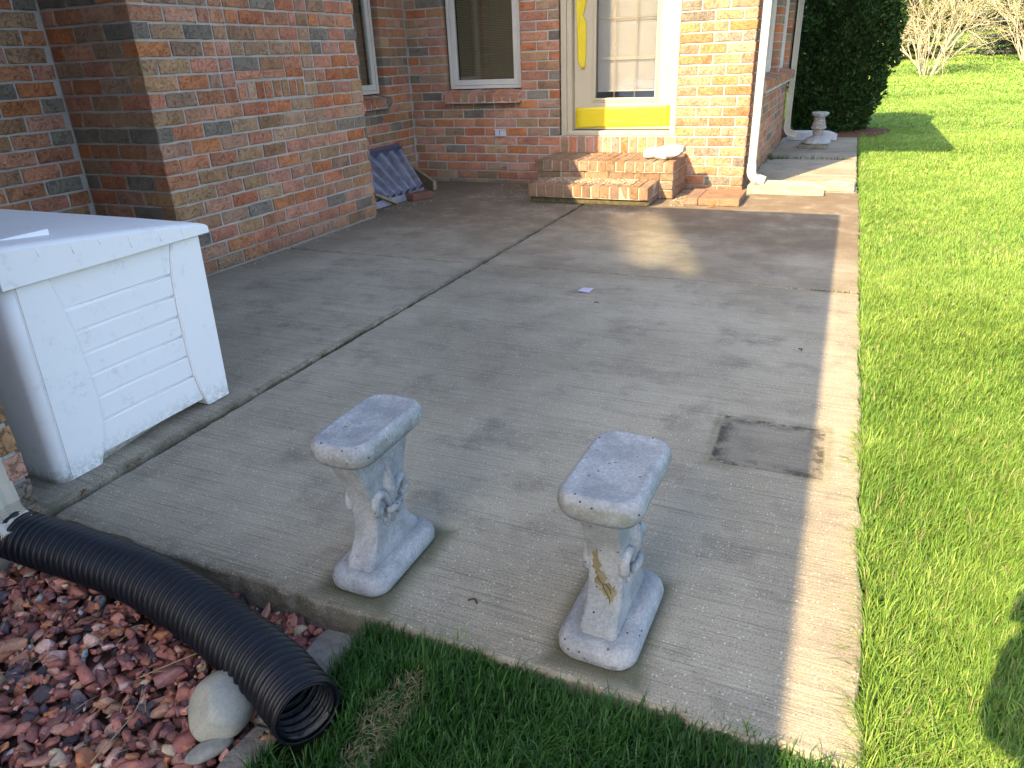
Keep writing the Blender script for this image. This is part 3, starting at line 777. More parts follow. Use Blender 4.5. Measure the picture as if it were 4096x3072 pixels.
for k in range(3):                                   # stretcher courses of the upper base
    z0 = .006+k*.064
    off = 0 if k % 2 == 0 else .1
    y = UY+.014-off
    while y < 5.94:
        a, c = max(y, UY+.014), min(y+.19, 5.958)
        if c-a > .03: step_brick(UX1-.095, UX1-.003, a, c, z0, z0+.056)
        y += .2
    x = UX1-.1-.1*(k % 2)
    while x > UX0+.05:
        if z0+.03 > LZ1-.02 or x > LX1-.02 or x-.19 < LX0: step_brick(max(x-.19, UX0+.012), x, UY+.012, UY+.10, z0, z0+.056)
        x -= .2
y = LY+.03
while y < UY: step_brick(LX1-.095, LX1-.004, y, min(y+.19, UY), .006, .048); y += .2

# ------------------------------------------------------------------ bench supports
def fleur(mb, s, x, zc, side):
    """fleur-de-lis relief; lies in the local Y-Z plane at x, side = +-1 outward"""
    def P(u, v, o): return (x+side*o*s, u*s, zc+v*s)
    # centre petal: diamond-sectioned leaf
    prof = [(0, -.010, .2), (.10, .016, .5), (.25, .021, .7), (.45, .022, .8), (.62, .018, .7), (.8, .010, .5), (1, .001, .2)]
    rings = []
    for t, wv, o in prof:
        v = -.012+.100*t; rings.append([P(-abs(wv), v, -.004), P(-abs(wv)*.5, v, o*.016), P(0, v, o*.024), P(abs(wv)*.5, v, o*.016), P(abs(wv), v, -.004)])
    mb.loft(rings, closed=False, caps=False, smooth=True)
    for e in (-1, 1):
        pts = [(.004, -.022), (.012, .000), (.026, .020), (.044, .026), (.056, .014), (.055, -.006), (.044, -.014), (.037, -.005)]
        rad = [.006, .008, .0105, .011, .0105, .0095, .008, .0055]
        sp = spline([(x+side*s*.003, e*u*s*.96, zc+v*s) for u, v in pts], 5); rr = np.interp(np.linspace(0, 1, len(sp)), np.linspace(0, 1, len(rad)), rad)*s
        mb.tube(sp, list(rr), 8)
        pts = [(.002, -.024), (.012, -.036), (.022, -.046), (.026, -.036)]
        sp = spline([(x+side*s*.003, e*u*s, zc+v*s) for u, v in pts], 4); mb.tube(sp, list(np.linspace(.009, .005, len(sp))*s), 8)
    mb.tube(spline([(x+side*s*.003, 0, zc-.022*s), (x+side*s*.004, 0, zc-.042*s), (x+side*s*.001, 0, zc-.060*s)], 4), list(np.linspace(.012, .004, 9)*s), 8)
    mb.tube([(x+side*s*.010, -.024*s, zc-.020*s), (x+side*s*.014, 0, zc-.022*s), (x+side*s*.010, .024*s, zc-.020*s)], [.008*s, .009*s, .008*s], 8)

def pedestal(cx, cy, hx, hy, rz, label, chip=False, seed=0):
    root = empty('bench_support', (cx, cy, 0), rz); tag(root, label, 'bench support', 'loose concrete bench supports on the patio')
    sec = lambda prof, cr: [rrect(hx-i, hy-i, max(cr-i*.6, .006), 8, z=z) for (i, z) in prof]
    b = MB().loft(sec([(.006, .001), (.0, .010), (-.001, .022), (.002, .033), (.009, .043), (.020, .048), (.032, .046)], .042))
    base = b.build('base', CAST, root)
    t = MB().loft(sec([(.022, .306), (.008, .310), (.002, .320), (-.001, .333), (.001, .345), (.006, .353), (.013, .358), (.018, .3565), (.026, .3545), (.045, .3535)], .044))
    t.build('top_plate', CAST, root)
    # leg: waisted in the long direction
    zs = np.linspace(.040, .314, 30); rings = []
    for z in zs:
        t_ = (z-.040)/.274
        fy = np.interp(t_, [0, .05, .09, .13, .21, .30, .42, .57, .69, .82, .91, .95, 1], [.100, .0995, .095, .081, .064, .0575, .0575, .063, .072, .086, .099, .101, .099])
        fx = np.interp(t_, [0, .05, .14, .3, .6, 1], [.0345, .035, .033, .0315, .0315, .033])
        e = np.interp(t_, [0, .12, .25, 1], [.012, .010, .006, .006])
        rings.append(rrect(fx*hx/.073, fy*hy/.129, e, 3, z=z))
    leg = MB().loft(rings, smooth=True).build('leg', CAST, root)
    f = MB(); fleur(f, 1.02, .0300*hx/.073, .176, 1); f.build('fleur_de_lis', CAST, leg)
    f = MB(); fleur(f, 1.02, -.0300*hx/.073, .176, -1); f.build('fleur_de_lis', CAST, leg)
    if chip:
        lr = np.random.default_rng(4); OLIVE = simple('weathered_core', (.185, .160, .092), .95, .1, 40, .3, 150, .6, .003)
        V = []; F = []
        # flaked patches hugging the near face of the leg
        def patch(u0, z0, w_, h_, n=16, yy=None):
            c = len(V); V.append((u0, yy(z0)-.0014, z0))
            for k in range(n):
                a = 2*math.pi*k/n; r_ = 1+lr.normal(0, .28); zz = z0+h_*math.sin(a)*r_; V.append((np.clip(u0+w_*math.cos(a)*r_, -.0295, .0298), yy(zz)-.0009, zz))
            for k in range(n): F.append((c, c+1+k, c+1+(k+1) % n))
        yface = lambda z: -np.interp((z-.040)/.274, [0, .05, .09, .13, .21, .30, .42, .57, .69, .82, .91, .95, 1], [.100, .0995, .095, .081, .064, .0575, .0575, .063, .072, .086, .099, .101, .099])*hy/.129
        patch(-.016, .196, .006, .024, yy=yface); patch(-.013, .170, .008, .022, yy=yface); patch(-.006, .142, .011, .018, yy=yface); patch(.004, .128, .013, .014, yy=yface); patch(.016, .118, .008, .018, yy=yface)
        link('flaked_patch', pymesh('flaked_patch', V, F), leg, OLIVE)
        cr = MB(); CR = simple('crack_dark', (.02, .018, .015), 1.0)
        for path in ([(-.014, .150), (-.008, .140), (-.003, .135), (.003, .137), (.010, .128), (.014, .118)], [(-.003, .135), (-.001, .126), (.006, .117), (.011, .110), (.013, .102)]):
            cr.tube([(u, yface(z)-.0016, z) for u, z in path], .0008, 4)
        cr.build('crack', CR, leg)
        cu = bpy.data.curves.new('maker_mark', 'FONT'); cu.body = '\u00a9 2011 HASC'; cu.size = .0105; cu.extrude = .0003; cu.align_x = 'CENTER'
        tmp = bpy.data.objects.new('maker_mark_text', cu); tm = bpy.data.meshes.new_from_object(tmp); bpy.data.objects.remove(tmp)
        to = bpy.data.objects.new('maker_mark', tm); COL.objects.link(to); to.parent = base
        to.location = (.020, -hy-.0006, .012); to.rotation_euler = (R(84), 0, 0); tm.materials.clear(); tm.materials.append(simple('stamp_shadow', (.13, .135, .14), .9))
    return root
pedestal(-.816, 1.052, .0700, .128, 0, 'bluish grey concrete bench support with a fleur-de-lis relief, nearer the white deck box')
pedestal(-.290, 1.055, .0755, .131, R(-1.5), 'concrete bench support with a cracked, flaking foot, nearer the lawn', True, 1)

# ------------------------------------------------------------------ deck box
DBX, DBL = -1.799, 1.22
box = empty('deck_box', (DBX, 1.30, .012)); tag(box, 'scuffed white plastic deck box with a sloped lid and slatted end panel', 'deck box')
def dl(x, y, z): return (x-DBX, y-1.30, z-.012)
def pj(pts, x0, x1, b_=.003):
    """prism from a Y-Z outline between x0 and x1"""
    n = len(pts); V = [(x0-DBX, y-1.30, z-.012) for y, z in pts]+[(x1-DBX, y-1.30, z-.012) for y, z in pts]
    F = [tuple(range(n-1, -1, -1)), tuple(range(n, 2*n))]+[(i, (i+1) % n, n+(i+1) % n, n+i) for i in range(n)]
    return V, F
zc_l = [(1.119, .556), (1.130, .50), (1.137, .46), (1.144, .397), (1.149, .331), (1.152, .272), (1.152, .20), (1.146, .13), (1.132, .075), (1.118, .04), (1.108, .014)]
zc_r = [(1.511, .556), (1.496, .50), (1.488, .46), (1.481, .395), (1.478, .33), (1.477, .265), (1.476, .20), (1.480, .13), (1.489, .08), (1.498, .04), (1.506, .014)]
def bevelled(me, off=.003, seg=2, ang=40):
    bm = bmesh.new(); bm.from_mesh(me); bmesh.ops.recalc_face_normals(bm, faces=bm.faces[:])
    es = [e for e in bm.edges if len(e.link_faces) == 2 and e.calc_face_angle(0) > R(ang)]
    bmesh.ops.bevel(bm, geom=es, offset=off, segments=seg, affect='EDGES'); bm.to_mesh(me); bm.free(); return me
V, F = pj([(1.012, .014)]+[(1.030, .556)]+zc_l, DBX-.10, DBX); bevelled(pymesh('corner_post', V, F), .0035)
me = bevelled(pymesh('corner_post', V, F), .0035); link('corner_post', me, box, RESIN)
V, F = pj(zc_r+[(1.598, .014), (1.606, .25), (1.616, .556)], DBX-.10, DBX); link('corner_post', bevelled(pymesh('corner_post', V, F), .0035), box, RESIN)
# rounded near corner and the body behind
rings = []
for z, yo in ((.014, 0), (.041, 0), (.042, 0), (.20, .004), (.40, .010), (.556, .0175)):
    y0, y1 = 1.0095+yo, 1.5985+yo*.9; ring = []
    x0, x1 = DBX-DBL, DBX-.0045
    if z < .0415: x1 -= .07
    for (cx, cy, a0) in ((x1-.030, y1-.012, 0), (x0+.030, y1-.030, 90), (x0+.030, y0+.003-.026+.030, 180), (DBX-.0345, y0-.026+.030, 270)):
        rr = .012 if a0 == 0 else .030
        for k in range(7):
            a = R(a0+90*k/6); ring.append((cx+(.030 if a0 == 270 else rr)*math.cos(a)-DBX, cy+rr*math.sin(a)-1.30, z-.012))
    rings.append(ring)
MB().loft(rings, smooth=True).build('body', RESIN, box)
lines = [.556, .461, .396, .331, .267, .200, .130, .040]
fl = lambda z: np.interp(z, [p[1] for p in zc_l[::-1]], [p[0] for p in zc_l[::-1]]); frr = lambda z: np.interp(z, [p[1] for p in zc_r[::-1]], [p[0] for p in zc_r[::-1]])
for i in range(7):
    zt, zb = lines[i]-.0035, lines[i+1]+(.0035 if i < 6 else 0)
    if i == 0: zt = .556
    zz = np.linspace(zb, zt, 5); pts = [(fl(z)+.001, z) for z in zz]+[(frr(z)-.001, z) for z in zz[::-1]]
    V, F = pj(pts, DBX-.03, DBX-.0075); link('slat', bevelled(pymesh('slat', V, F), .002, 1), box, RESIN)
# lid: skirt rises in a long curve to the back
ys = np.linspace(.995, 1.645, 17)
def ltop(y): t = (1.645-y)/.65; return .583+.074*(t**.8)-.006*max(0, t-.93)/.07
prof = [(y, ltop(y)) for y in ys]
def lid_ring(x, ins, dz): return [(x-DBX, np.clip(y, .995+ins, 1.645-ins)-1.30, z+dz-.012) for y, z in prof]
rings = []
xl0, xl1 = DBX-DBL-.02, DBX+.014
for x, ins, dz in ((xl0, 0, -.010), (xl0+.008, .003, -.002), (xl0+.03, .008, .003), (xl0+.3, .008, .006), (xl1-.3, .008, .006), (xl1-.03, .008, .0028), (xl1-.008, .003, -.001), (xl1, 0, -.008)): rings.append(lid_ring(x, ins, dz))
b = MB().loft(rings, closed=False, caps=False, smooth=True)
# skirts
for x in (xl1, xl0):
    b.add([(x-DBX, y-1.30, z-.008-.012-(.002 if x == xl0 else 0)) for y, z in prof]+[(x-DBX, y-1.30, .557-.012) for y, z in prof], [(i, i+1, 17+i+1, 17+i) for i in range(16)] if x == xl1 else [(i+1, i, 17+i, 17+i+1) for i in range(16)])
for yy, i in ((.995, 0), (1.645, 16)):
    r0 = [r[i] for r in rings]; n = len(r0); b.add(r0+[(p[0], yy-1.30, .557-.012) for p in r0], [(k, k+1, n+k+1, n+k) for k in range(n-1)])
b.box(xl0+.004-DBX, xl1-.004-DBX, .999-1.30, 1.641-1.30, .557-.012, .562-.012)
lid = b.build('lid', RESIN, box)
MB().bbox(DBX-DBL+.12-DBX, -.09, 1.085-1.30, 1.215-1.30, ltop(1.08)-.04-.012, ltop(1.15)+.0125-.012, .003, 2).build('raised_panel', RESIN, lid)
b = MB()
for y, zl in ((1.10, .020), (1.19, .026), (1.27, .012), (1.36, .034), (1.46, .030), (1.54, .016)):
    zt = ltop(y)-.012; b.tube([(xl1+.0004-DBX, y-1.30, zt-.012), (xl1+.0006-DBX, y+.004-1.30, zt-.012-zl)], .0009, 4)
b.build('scratch', simple('scratch_white', (.85, .85, .86), .5), lid)

# ------------------------------------------------------------------ drain hose
hp = [(-1.684, .779, .034), (-1.60, .791, .018), (-1.48, .798, .012), (-1.302, .794, .010), (-1.116, .767, .010), (-.971, .731, .013), (-.819, .684, .022), (-.752, .655, .027), (-.690, .627, .029)]
sp = np.array(spline(hp, 40)); seg = np.linalg.norm(np.diff(sp, axis=0), axis=1); cum = np.concatenate([[0], np.cumsum(seg)]); LEN = cum[-1]
PIT = .0192; nr = int(LEN/PIT); ts = []; rs = []
pr = [(0, .0520), (.14, .0520), (.22, .0560), (.32, .0600), (.46, .0612), (.64, .0600), (.76, .0560), (.86, .0520)]
for k in range(nr):
    for (t, r_) in pr: ts.append((k+t)*PIT); rs.append(r_)
ts = np.array(ts); P3 = np.stack([np.interp(ts, cum, sp[:, i]) for i in range(3)], 1)
hose = MB().tube(P3, rs, 40, caps=False).tube(P3[::-1], [r_-.0028 for r_ in rs[::-1]], 40, caps=False)
tv = P3[-1]-P3[-3]; tv /= np.linalg.norm(tv); ho = empty('drain_hose', (-1.2, .75, 0)); tag(ho, 'black corrugated drain hose running from the white downspout across the red gravel', 'hose')
hose.build('corrugated_pipe', HOSE, ho, loc=(1.2, -.75, 0))
uu = np.cross([0, 0, 1], tv); uu /= np.linalg.norm(uu); vv = np.cross(tv, uu)
rim = [P3[-1]+tv*.002+.0575*(math.cos(2*math.pi*k/40)*uu+math.sin(2*math.pi*k/40)*vv) for k in range(41)]
MB().tube(rim, .0026, 6, caps=False).build('rim', HOSE, ho, loc=(1.2, -.75, 0))
b = MB(); lr = np.random.default_rng(6); sil = []                      # silt lying in the mouth
for k in range(9):
    c = P3[-1-k*6]; sil.append([c+uu*(.050*q)+np.array([0, 0, -.052+.020*q*q+lr.normal(0, .0015)]) for q in np.linspace(-.75, .75, 9)])
b.loft(sil, closed=False, caps=False); b.build('silt', simple('silt_grey', (.10, .095, .085), 1.0, .05, 60, .4, 150, .8, .004), ho, loc=(1.2, -.75, 0))

# ------------------------------------------------------------------ gravel bed
MB().box(-1.74, -.80, -.5, .884, -.14, -.090).build('gravel_bed', simple('bed_soil_red', (.085, .042, .032), 1.0, .05, 60, .5, 90, .9, .006), tag(empty('bed_soil', (0, 0, 0)), kind='structure'))
def rocks(n, x0, x1, y0, y1, zlo, zhi, smin, smax, seed, keep=None):
    lr = np.random.default_rng(seed); bm = bmesh.new(); bmesh.ops.create_icosphere(bm, subdivisions=2, radius=1.0)
    B = np.array([v.co[:] for v in bm.verts]); T = np.array([[v.index for v in f.verts] for f in bm.faces]); bm.free()
    pal = np.array([(.30, .115, .085), (.34, .14, .105), (.26, .10, .082), (.37, .15, .075), (.40, .21, .16), (.46, .29, .24), (.055, .045, .050), (.075, .058, .068), (.20, .095, .088), (.22, .085, .072), (.42, .32, .22), (.22, .225, .245), (.30, .165, .11), (.15, .075, .070)])
    pw = np.array([.14, .13, .12, .07, .08, .045, .08, .05, .10, .08, .03, .03, .05, .04]); pw /= pw.sum()
    Vs = []; Ts = []; Cs = []; nb = 0
    for i in range(n):
        x, y = lr.uniform(x0, x1), lr.uniform(y0, y1)
        if keep and not keep(x, y): continue
        s = smin*(smax/smin)**(lr.random()**1.6)
        V = B*np.array([1, lr.uniform(.6, .95), lr.uniform(.30, .62)])
        for _ in range(11):                                        # chop flats
            d = lr.normal(0, 1, 3); d /= np.linalg.norm(d); lim = lr.uniform(.28, .66)*np.abs(V@d).max(); q = V@d; V = V-np.outer(np.maximum(q-lim, 0), d)
        V = V*s*(1+.04*lr.normal(0, 1, (len(V), 1)))
        a, e1, e2 = lr.uniform(0, 2*math.pi), lr.normal(0, .38), lr.normal(0, .38)
        M_ = np.array((Matrix.Rotation(a, 3, 'Z') @ Matrix.Rotation(e1, 3, 'X') @ Matrix.Rotation(e2, 3, 'Y')))
        V = V@M_.T+np.array([x, y, lr.uniform(zlo, zhi)]); c = pal[lr.choice(len(pal), p=pw)]*lr.uniform(.95, 1.55)
        Vs.append(V); Ts.append(T+nb); nb += len(V); Cs.append(np.tile(c, (len(V), 1)))
    return np.concatenate(Vs), np.concatenate(Ts), np.concatenate(Cs)
k1 = lambda x, y: x < -.862+.115*(.88-y) and y < .874
V1, T1, C1 = rocks(1300, -1.72, -.80, .12, .88, -.096, -.080, .020, .042, 21, k1)
V2, T2, C2 = rocks(1450, -1.72, -.80, .12, .88, -.076, -.060, .019, .046, 22, k1)
V3, T3, C3 = rocks(650, -1.72, -.80, .12, .88, -.064, -.052, .008, .020, 23, k1)
o = link('gravel', npmesh('gravel', np.concatenate([V1, V2, V3]), np.concatenate([T1, T2+len(V1), T3+len(V1)+len(V2)]), np.concatenate([C1, C2, C3])), None, ROCKM)
tag(o, 'red, pink and dark lava rock chips filling the bed along the house', 'gravel', kind='stuff')
# twigs and straw between the chips
b = MB(); lr = np.random.default_rng(31)
for i in range(60):
    x, y, a, l = lr.uniform(-1.6, -.88), lr.uniform(.3, .86), lr.uniform(0, math.pi), lr.uniform(.015, .05); z = -.046
    b.tube([(x, y, z), (x+l*math.cos(a)*.5, y+l*math.sin(a)*.5, z+lr.uniform(0, .006)), (x+l*math.cos(a), y+l*math.sin(a), z)], .0007, 4)
for p in ([(-1.01, .735, -.030), (-1.06, .665, -.032), (-1.10, .61, -.036)], [(-1.07, .60, -.034), (-1.035, .55, -.034), (-1.02, .45, -.036)]): b.tube(spline(p, 5), .0012, 5)
o = b.build('straw', simple('straw_tan', (.34, .25, .14), .9)); tag(o, 'dry straw and twigs scattered between the red rock chips', 'straw', kind='stuff')

def stone(name, c, r, seed, mat, label, cat, sub=4, chops=7, lo=.62, hi=.92, rz=0):
    lr = np.random.default_rng(seed); bm = bmesh.new(); bmesh.ops.create_icosphere(bm, subdivisions=sub, radius=1.0); V = np.array([v.co[:] for v in bm.verts])
    for _ in range(chops):
        d = lr.normal(0, 1, 3); d /= np.linalg.norm(d); lim = lr.uniform(lo, hi); q = V@d; V = V-np.outer(np.maximum(q-lim, 0)*.85, d)
    V = V*(1+.02*np.sin(V[:, [0]]*5+seed)*np.sin(V[:, [1]]*4)+.012*np.sin(V[:, [2]]*9+V[:, [0]]*7))*np.array(r)
    for v, p in zip(bm.verts, V): v.co = p
    for _ in range(2): bmesh.ops.smooth_vert(bm, verts=bm.verts[:], factor=.4, use_axis_x=True, use_axis_y=True, use_axis_z=True)
    me = bpy.data.meshes.new(name); bm.to_mesh(me); bm.free(); me.polygons.foreach_set('use_smooth', [True]*len(me.polygons))
    o = link(name, me, None, mat, loc=c, rot=(0, 0, rz)); tag(o, label, cat); return o
M = NT('pale_boulder'); p = M.pos(); n1 = M.noise(p, 14, 5); n2 = M.noise(p, 160, 5, .7)
cc = M.mix(M.ss(n1, .35, .65), (.37, .355, .285, 1), (.27, .28, .255, 1)); cc = M.mix(1.0, cc, M.ramp(n2, [(.25, .82), (.75, 1.15)]), 'MULTIPLY')
vn = M.ramp(M.vor(M.n('VectorMath', {0: p, 1: M.n('TexNoise', {'Vector': p, 'Scale': 20.0}).outputs['Color']}, operation='ADD').outputs[0], 9, feature='DISTANCE_TO_EDGE'), [(0.0, 1.0), (.02, 0.0)])
cc = M.mix(M.math('MULTIPLY', vn, .35), cc, (.55, .54, .47, 1)); M.bs(Base_Color=cc, Roughness=.8, Specular_IOR_Level=.25, Normal=M.bump(M.math('ADD', n2, n1), .3, .002))
stone('boulder', (-.888, .616, -.022), (.060, .072, .052), 7, M.m, 'pale rounded boulder resting on the red gravel under the hose end', 'boulder', rz=.3)
stone('edging_chip', (-.862, .555, -.050), (.020, .045, .014), 9, simple('chip_grey', (.25, .245, .22), .9, .2, 60, .25, 160, .5, .003), 'flat grey stone chip leaning on the concrete edging below the boulder', 'stone', sub=3, chops=8, rz=-.5)

# concrete edging along the gravel: two cast pieces
EDG = simple('edging_concrete', (.23, .21, .18), .95, .15, 45, .3, 160, .8, .004)
def edging(x0, y0, x1, y1, wv, zt, label, seed):
    lr = np.random.default_rng(seed); n = 14; L = np.array([x1-x0, y1-y0]); l = np.linalg.norm(L); t = L/l; nn = np.array([t[1], -t[0]]); rings = []
    for i in range(n+1):
        c = np.array([x0, y0])+L*i/n; w2 = wv*(1+lr.normal(0, .02)); zz = zt+lr.normal(0, .0015)
        if i in (0, n): w2 *= .93; zz -= .006
        pr = [(-w2, -.13), (-w2, zz-.012), (-w2+.010, zz-.002), (0, zz), (w2-.010, zz-.002), (w2, zz-.012), (w2, -.13)]
        rings.append([(*(c+nn*u), z) for u, z in pr])
    o = MB().loft(rings, smooth=False).build('concrete_edging', EDG); tag(o, label, 'edging', 'concrete edging pieces along the gravel bed'); return o
edging(-.822, .872, -.806, .640, .043, -.050, 'dark concrete edging piece between the hose and the patio corner', 1)
edging(-.800, .630, -.770, .20, .040, -.052, 'dark concrete edging piece under the open end of the hose', 2)

# ------------------------------------------------------------------ window well cover
def pvc():
    M = NT('clear_well_plastic'); p = M.pos(); d = M.n('BsdfPrincipled', {'Base Color': (.34, .36, .45, 1), 'Roughness': .35, 'Specular IOR Level': .7})
    t = M.n('BsdfTransparent', {'Color': (.62, .64, .74, 1)}); f = M.ss(M.noise(p, 9, 4), .3, .7); mx = M.n('MixShader', {0: M.math('MULTIPLY_ADD', f, .3, .45)})
    M.t.links.new(t.outputs[0], mx.inputs[1]); M.t.links.new(d.outputs[0], mx.inputs[2]); M.t.links.new(mx.outputs[0], M.out.inputs[0]); return M.m
PVC = pvc()
well = empty('window_well_cover', (-3.4, 5.1, 0)); tag(well, 'ribbed bluish clear plastic window well cover under the corner window', 'well cover')
# ribbed shell: top line on the wall, foot line on the ground
tops = [(-3.632, 4.45, .285), (-3.632, 5.66, .285)]; feet = [(-3.235, 4.52, .045), (-3.225, 5.30, .045)]
nU = 97; rings = []
for j in range(9):
    v = j/8; ring = []
    for i in range(nU):
        u = i/(nU-1); a = np.array(tops[0])*(1-u)+np.array(tops[1])*u; c = np.array(feet[0])*(1-u)+np.array(feet[1])*u
        ph = (u*7.5) % 1.0; rib = .0 if ph < .18 else (ph-.18)/.10 if ph < .28 else 1.0 if ph < .66 else (.76-ph)/.10 if ph < .76 else 0.0
        p = a*(1-v)+c*v; lift = .046*rib; bow = 0.0
        ring.append((p[0]+3.4+(lift+bow)*.55, p[1]-5.1, p[2]+(lift+bow)*.8))
    rings.append(ring)
MB().loft(rings, closed=False, caps=False, smooth=False).build('ribbed_shell', PVC, well)
b = MB(); b.box(-3.643+3.4, -3.637+3.4, 4.45-5.1, 5.672-5.1, .27, .368); b.bbox(-3.643+3.4, -3.622+3.4, 4.45-5.1, 5.672-5.1, .338, .368, .004); b.bbox(-3.64+3.4, -3.60+3.4, 5.655-5.1, 5.675-5.1, .20, .34, .004)
b.build('wall_flange', simple('well_flange', (.10, .10, .15), .5, .4), well)
lip = [(f[0], f[1]) for f in [(-3.235, 4.52), (-3.20, 4.9), (-3.19, 5.15), (-3.225, 5.33)]]
b = MB(); V = []
for (x, y) in lip: V += [(x+.012+3.4, y-5.1, .055), (x+.024+3.4, y-5.1, .006)]
b.add(V, [(0, 1, 3, 2), (2, 3, 5, 4), (4, 5, 7, 6)]); b.build('front_lip', PVC, well)
def board(name, a, c, wv, t, label, cat, mat):
    a, c = np.array(a), np.array(c); d = c-a; L = np.linalg.norm(d); q = Vector(d).to_track_quat('X', 'Z')
    b = MB(); b.bbox(-L/2, L/2, -wv/2, wv/2, -t/2, t/2, .003); o = b.build(name, mat, None); o.location = (a+c)/2; o.rotation_mode = 'QUATERNION'; o.rotation_quaternion = q; tag(o, label, cat); return o
board('board', (-3.60, 5.83, .105), (-3.175, 5.46, .042), .030, .075, 'short weathered board leaning against the far side of the well cover', 'board', WOODB)
board('board', (-3.22, 4.60, .12), (-3.17, 4.82, .016), .05, .022, 'pale board end beside the brick chimney corner', 'board', WOODB)
b = MB(); b.bbox(-.10, .10, -.048, .048, 0, .056, .005); o = b.build('loose_brick', brick_mat('loose_brick_brown', (.20, .105, .075), (.06, .035, .03), .05, False), None, loc=(-3.105, 5.07, .001), rot=(0, 0, R(72))); tag(o, 'single dark brick holding down the window well cover', 'brick')

# ------------------------------------------------------------------ things by the side walk
def splash(x0, x1, y0, y1, zt, label, mat):
    n = 14; rings = []
    L = x1-x0; hy = (y1-y0)/2; cy = (y0+y1)/2
    for i in range(n+1):
        t = i/n; x = x0+L*t; h = zt*(1 if t < .82 else 1-.45*(t-.82)/.18); dep = .030 if t > .08 else .004; hw = hy*(1-.06*(t > .97))
        floor = max(.012, h-dep); ww = .026
        rings.append([(x, cy-hw, .002), (x, cy-hw+.004, h-.006), (x, cy-hw+.012, h), (x, cy-hw+ww, h-.002), (x, cy-hw+ww+.022, floor), (x, cy, floor-.003), (x, cy+hw-ww-.022, floor), (x, cy+hw-ww, h-.002), (x, cy+hw-.012, h), (x, cy+hw-.004, h-.006), (x, cy+hw, .002)])
    o = MB().loft(rings, smooth=False).build('splash_block', mat); tag(o, label, 'splash block', 'concrete splash blocks below the side downspouts'); return o
splash(-.632, -.088, 5.800, 6.085, .066, 'sunlit pale concrete splash block below the corner downspout', SPLASH)
splash(-.640, -.090, 9.47, 9.77, .085, 'bluish shaded concrete splash block behind the pedestal', simple('splash_concrete_grey', (.34, .35, .37), .92, .15, 22, .2, 120, .5, .003))
b = MB(); b.bbox(-.145, .118, 6.045, 6.41, -.003, .026, .006); pv = b.build('stepping_stone', simple('mossy_stone', (.27, .27, .20), .93, .15, 20, .3, 120, .6, .003)); tag(pv, 'square mossy stepping stone with a round disc at the walk start', 'stepping stone')
d_ = MB().lathe([(.001, .0262), (.118, .0262), (.116, .0325), (.095, .0335), (.092, .0315), (.001, .0315)], 40, (-.012, 6.228)); d_.build('disc', simple('disc_stone', (.36, .35, .26), .93, .15, 20, .25, 120, .5, .003), pv)
pb = empty('brick_pavers', (-.81, 5.46, 0)); tag(pb, 'flat pad of sunlit brick pavers below the house corner', 'pavers')
for (xa, xb) in ((-1.003, -.908), (-.905, -.620)):
    MB().bbox(xa+.81, xb+.81, 5.272-5.46, 5.672-5.46, .001, .052, .006, 2).build('paver', STEP_BR[1], pb)
# pedestal of a bird bath
bp = (-.278, 8.80)
o = MB().bbox(-.455, -.160, 8.655, 8.95, -.003, .038, .008).build('paver_block', PAVER); tag(o, 'mossy square paver under the carved pedestal', 'paver')
ped = empty('bird_bath_pedestal', (bp[0], bp[1], .038)); tag(ped, 'carved pineapple pedestal of a bird bath standing on the shaded side walk', 'pedestal')
scal = lambda a, z: 1+.055*abs(math.sin(a*6.0))*max(0, 1-z/.08)-.02
MB().lathe([(.02, .002), (.138, .003), (.145, .014), (.138, .034), (.118, .054), (.088, .070), (.058, .080), (.040, .084)], 72, fn=scal).build('scalloped_base', CAST, ped)
def pine(r0, z0, z1, rows, bulge, amp, hw):
    n = 60; rings = []; m = rows*5
    for i in range(m+1):
        t = i/m; z = z0+(z1-z0)*t; r_ = r0(t); ring = []
        for k in range(n):
            a = 2*math.pi*k/n; s = abs(math.sin(rows*math.pi*t*.5+a*5))*abs(math.sin(rows*math.pi*t*.5-a*5)); ring.append(((r_+amp*s)*math.cos(a), (r_+amp*s)*math.sin(a), z))
        rings.append(ring)
    return rings
sm_ = simple('carved_stone', (.27, .25, .24), .9, .15, 40, .3, 160, .5, .003)
MB().loft(pine(lambda t: .038+.020*t, .080, .158, 6, 0, .008, 0), smooth=True).build('pineapple_shaft', sm_, ped)
MB().loft(pine(lambda t: .072-.030*t**.8, .160, .270, 7, 0, .012, 0), smooth=True).build('leaf_crown', sm_, ped)
MB().lathe([(.050, .152), (.072, .156), (.078, .163), (.072, .170), (.05, .172)], 60, fn=lambda a, z: 1+.05*math.sin(a*12)).build('leaf_collar', sm_, ped)
MB().lathe([(.03, .262), (.046, .270), (.066, .282), (.078, .290), (.074, .294), (.086, .300), (.090, .312), (.088, .322), (.080, .325), (.074, .317), (.002, .314)], 48).build('top_collar', CAST, ped)

